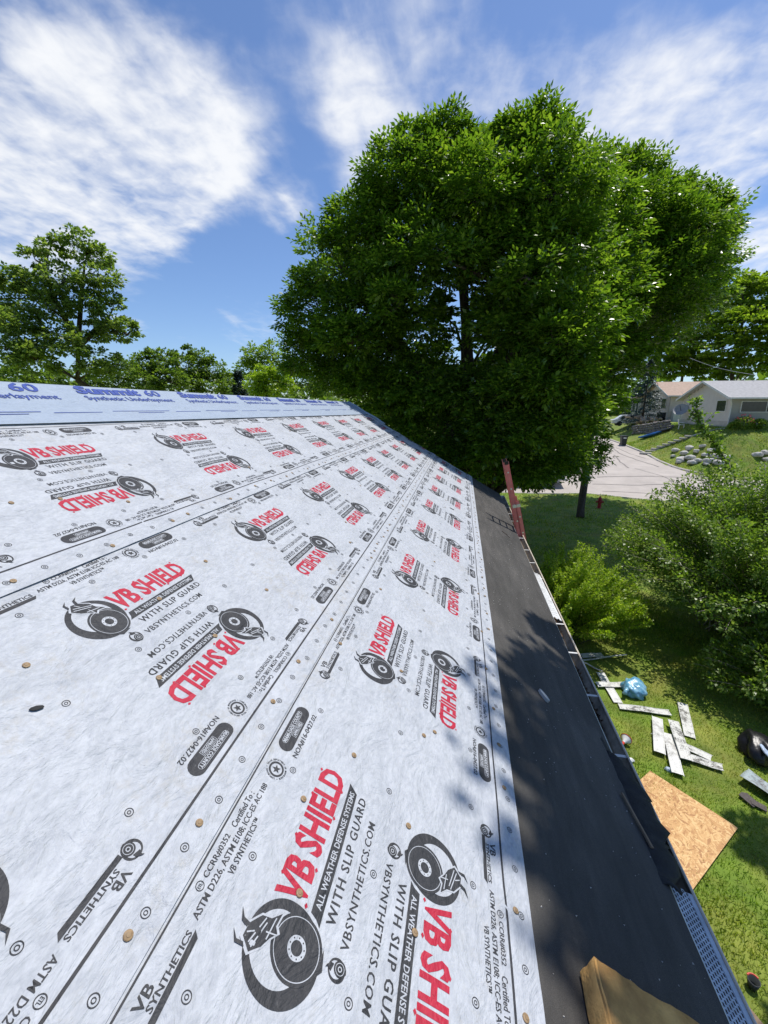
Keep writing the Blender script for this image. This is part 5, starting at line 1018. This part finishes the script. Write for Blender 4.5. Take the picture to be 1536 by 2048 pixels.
# stepping stones up the bank
for i in range(9):
    t = i/8; px, py = 1291+(1382-1291)*t, 907+(873-907)*t; g_ = G(px, py); mb = MB(); mb.box((0, 0, .02), (1.0, .42, .16)); o = mb.build('step', M['kerb'], None, bevel=.02); o.location = (g_[0], g_[1], float(H(g_[0], g_[1]))); o.rotation_euler = (0, 0, R(-25)); tag(o, 'low concrete garden step climbing the grassy bank', 'step', 'garden steps on the bank')
pth = strip('path', [G(1383, 874)[:2], G(1400, 868)[:2], G(1450, 857)[:2]], [G(1383, 871)[:2], G(1400, 866)[:2], G(1450, 855)[:2]], 20, 3, .012, M['kerb']); tag(pth, kind='structure')
# rubble heap by the car
rb = empty('rubble_heap', tuple(G(1296, 846))); tag(rb, 'heap of tan rubble beside the white car', 'rubble'); 
for k in range(26): stone(rb, (rng.normal(0, 1.1), rng.normal(0, .5), abs(rng.normal(.25, .3))), np.array([.7, .5, .35])*rng.uniform(.6, 1.3), M['rubble'])
# flower beds at the grey house
for i, (px, sz, fl) in enumerate(((1487, .75, True), (1517, .6, False), (1468, .4, False))):
    x_ = AT(px, 850, 41.6)[0]; z_ = float(H(x_, 41.6)); root = tag(empty('garden_plant', (x_, 41.6, z_)), ['flowering plant with pink blooms against the grey house', 'leafy garden plant under the long window of the grey house', 'low dark plant at the foot of the white downspout'][i], 'plant'); n = 900
    d = sphere_pts(n, rng); P = d*np.array([sz, sz*.7, sz*.7])*(rng.random((n, 1))**.4)+[0, 0, sz*.6]; leaf_obj('foliage', leaf_quads(P, d+rng.normal(0, .5, (n, 3)), rng.normal(0, .6, (n, 3))+[0, 0, 1], .16, .055, rng), M['honey'], root)
    if fl: n = 60; d = sphere_pts(n, rng); d[:, 2] = abs(d[:, 2]); leaf_obj('blossom', leaf_quads(d*sz*.8+[0, 0, sz*.7], d, rng.normal(0, 1, (n, 3)), .14, .07, rng), M['flower'], root)['kind'] = 'stuff'
# service wire
a = AT(1380, 716, 60); b = AT(1512, 750, 46.5); w = [a*(1-t)+b*t-np.array([0, 0, .25*math.sin(math.pi*t)]) for t in np.linspace(0, 1, 14)]; tag(MB().tube(w, .02, 5).build('service_wire', M['rope']), 'grey overhead wire sloping to the grey house roof', 'wire')

# tar seams and joints on the concrete
def seam(pts, w, parent, dz):
    Q = [G(*p) for p in pts]; P = []
    for a, b in zip(Q[:-1], Q[1:]):
        n = max(2, int(np.linalg.norm(b-a)/.7)); P += [a*(1-t)+b*t for t in np.linspace(0, 1, n, endpoint=False)]
    P.append(Q[-1]); P = np.array(P)[:, :2]; T_ = np.gradient(P, axis=0); T_ /= np.linalg.norm(T_, axis=1)[:, None]+1e-9; Nn = np.stack([-T_[:, 1], T_[:, 0]], -1); k = np.arange(len(P)); P = P+Nn*(.05*np.sin(k*1.3)+.04*np.sin(k*2.9))[:, None]
    A = P-Nn*w/2; B = P+Nn*w/2; V = np.concatenate([np.c_[A, H(A[:, 0], A[:, 1])+dz], np.c_[B, H(B[:, 0], B[:, 1])+dz]]); n = len(P)
    link('tar_seam', fast_mesh('tar_seam', V, np.array([(i, i+1, n+i+1, n+i) for i in range(n-1)]), M['tar']), parent)
M['tar'] = simple('tar', (.24, .215, .195), .8, .3, 5)
for pts, w in (([(1222, 893), (1245, 908), (1275, 918), (1318, 932)], .12), ([(1228, 908), (1242, 922), (1256, 934)], .12), ([(1232, 894), (1262, 906), (1290, 915)], .07)): seam(pts, w, sd, -.082)
for pts, w in (([(1195, 952), (1280, 950), (1370, 953), (1420, 960)], .10), ([(1185, 966), (1260, 968), (1340, 966), (1400, 972)], .09), ([(1270, 935), (1330, 951), (1345, 962)], .08), ([(1205, 980), (1300, 984), (1380, 982)], .07)): seam(pts, w, st, -.088)
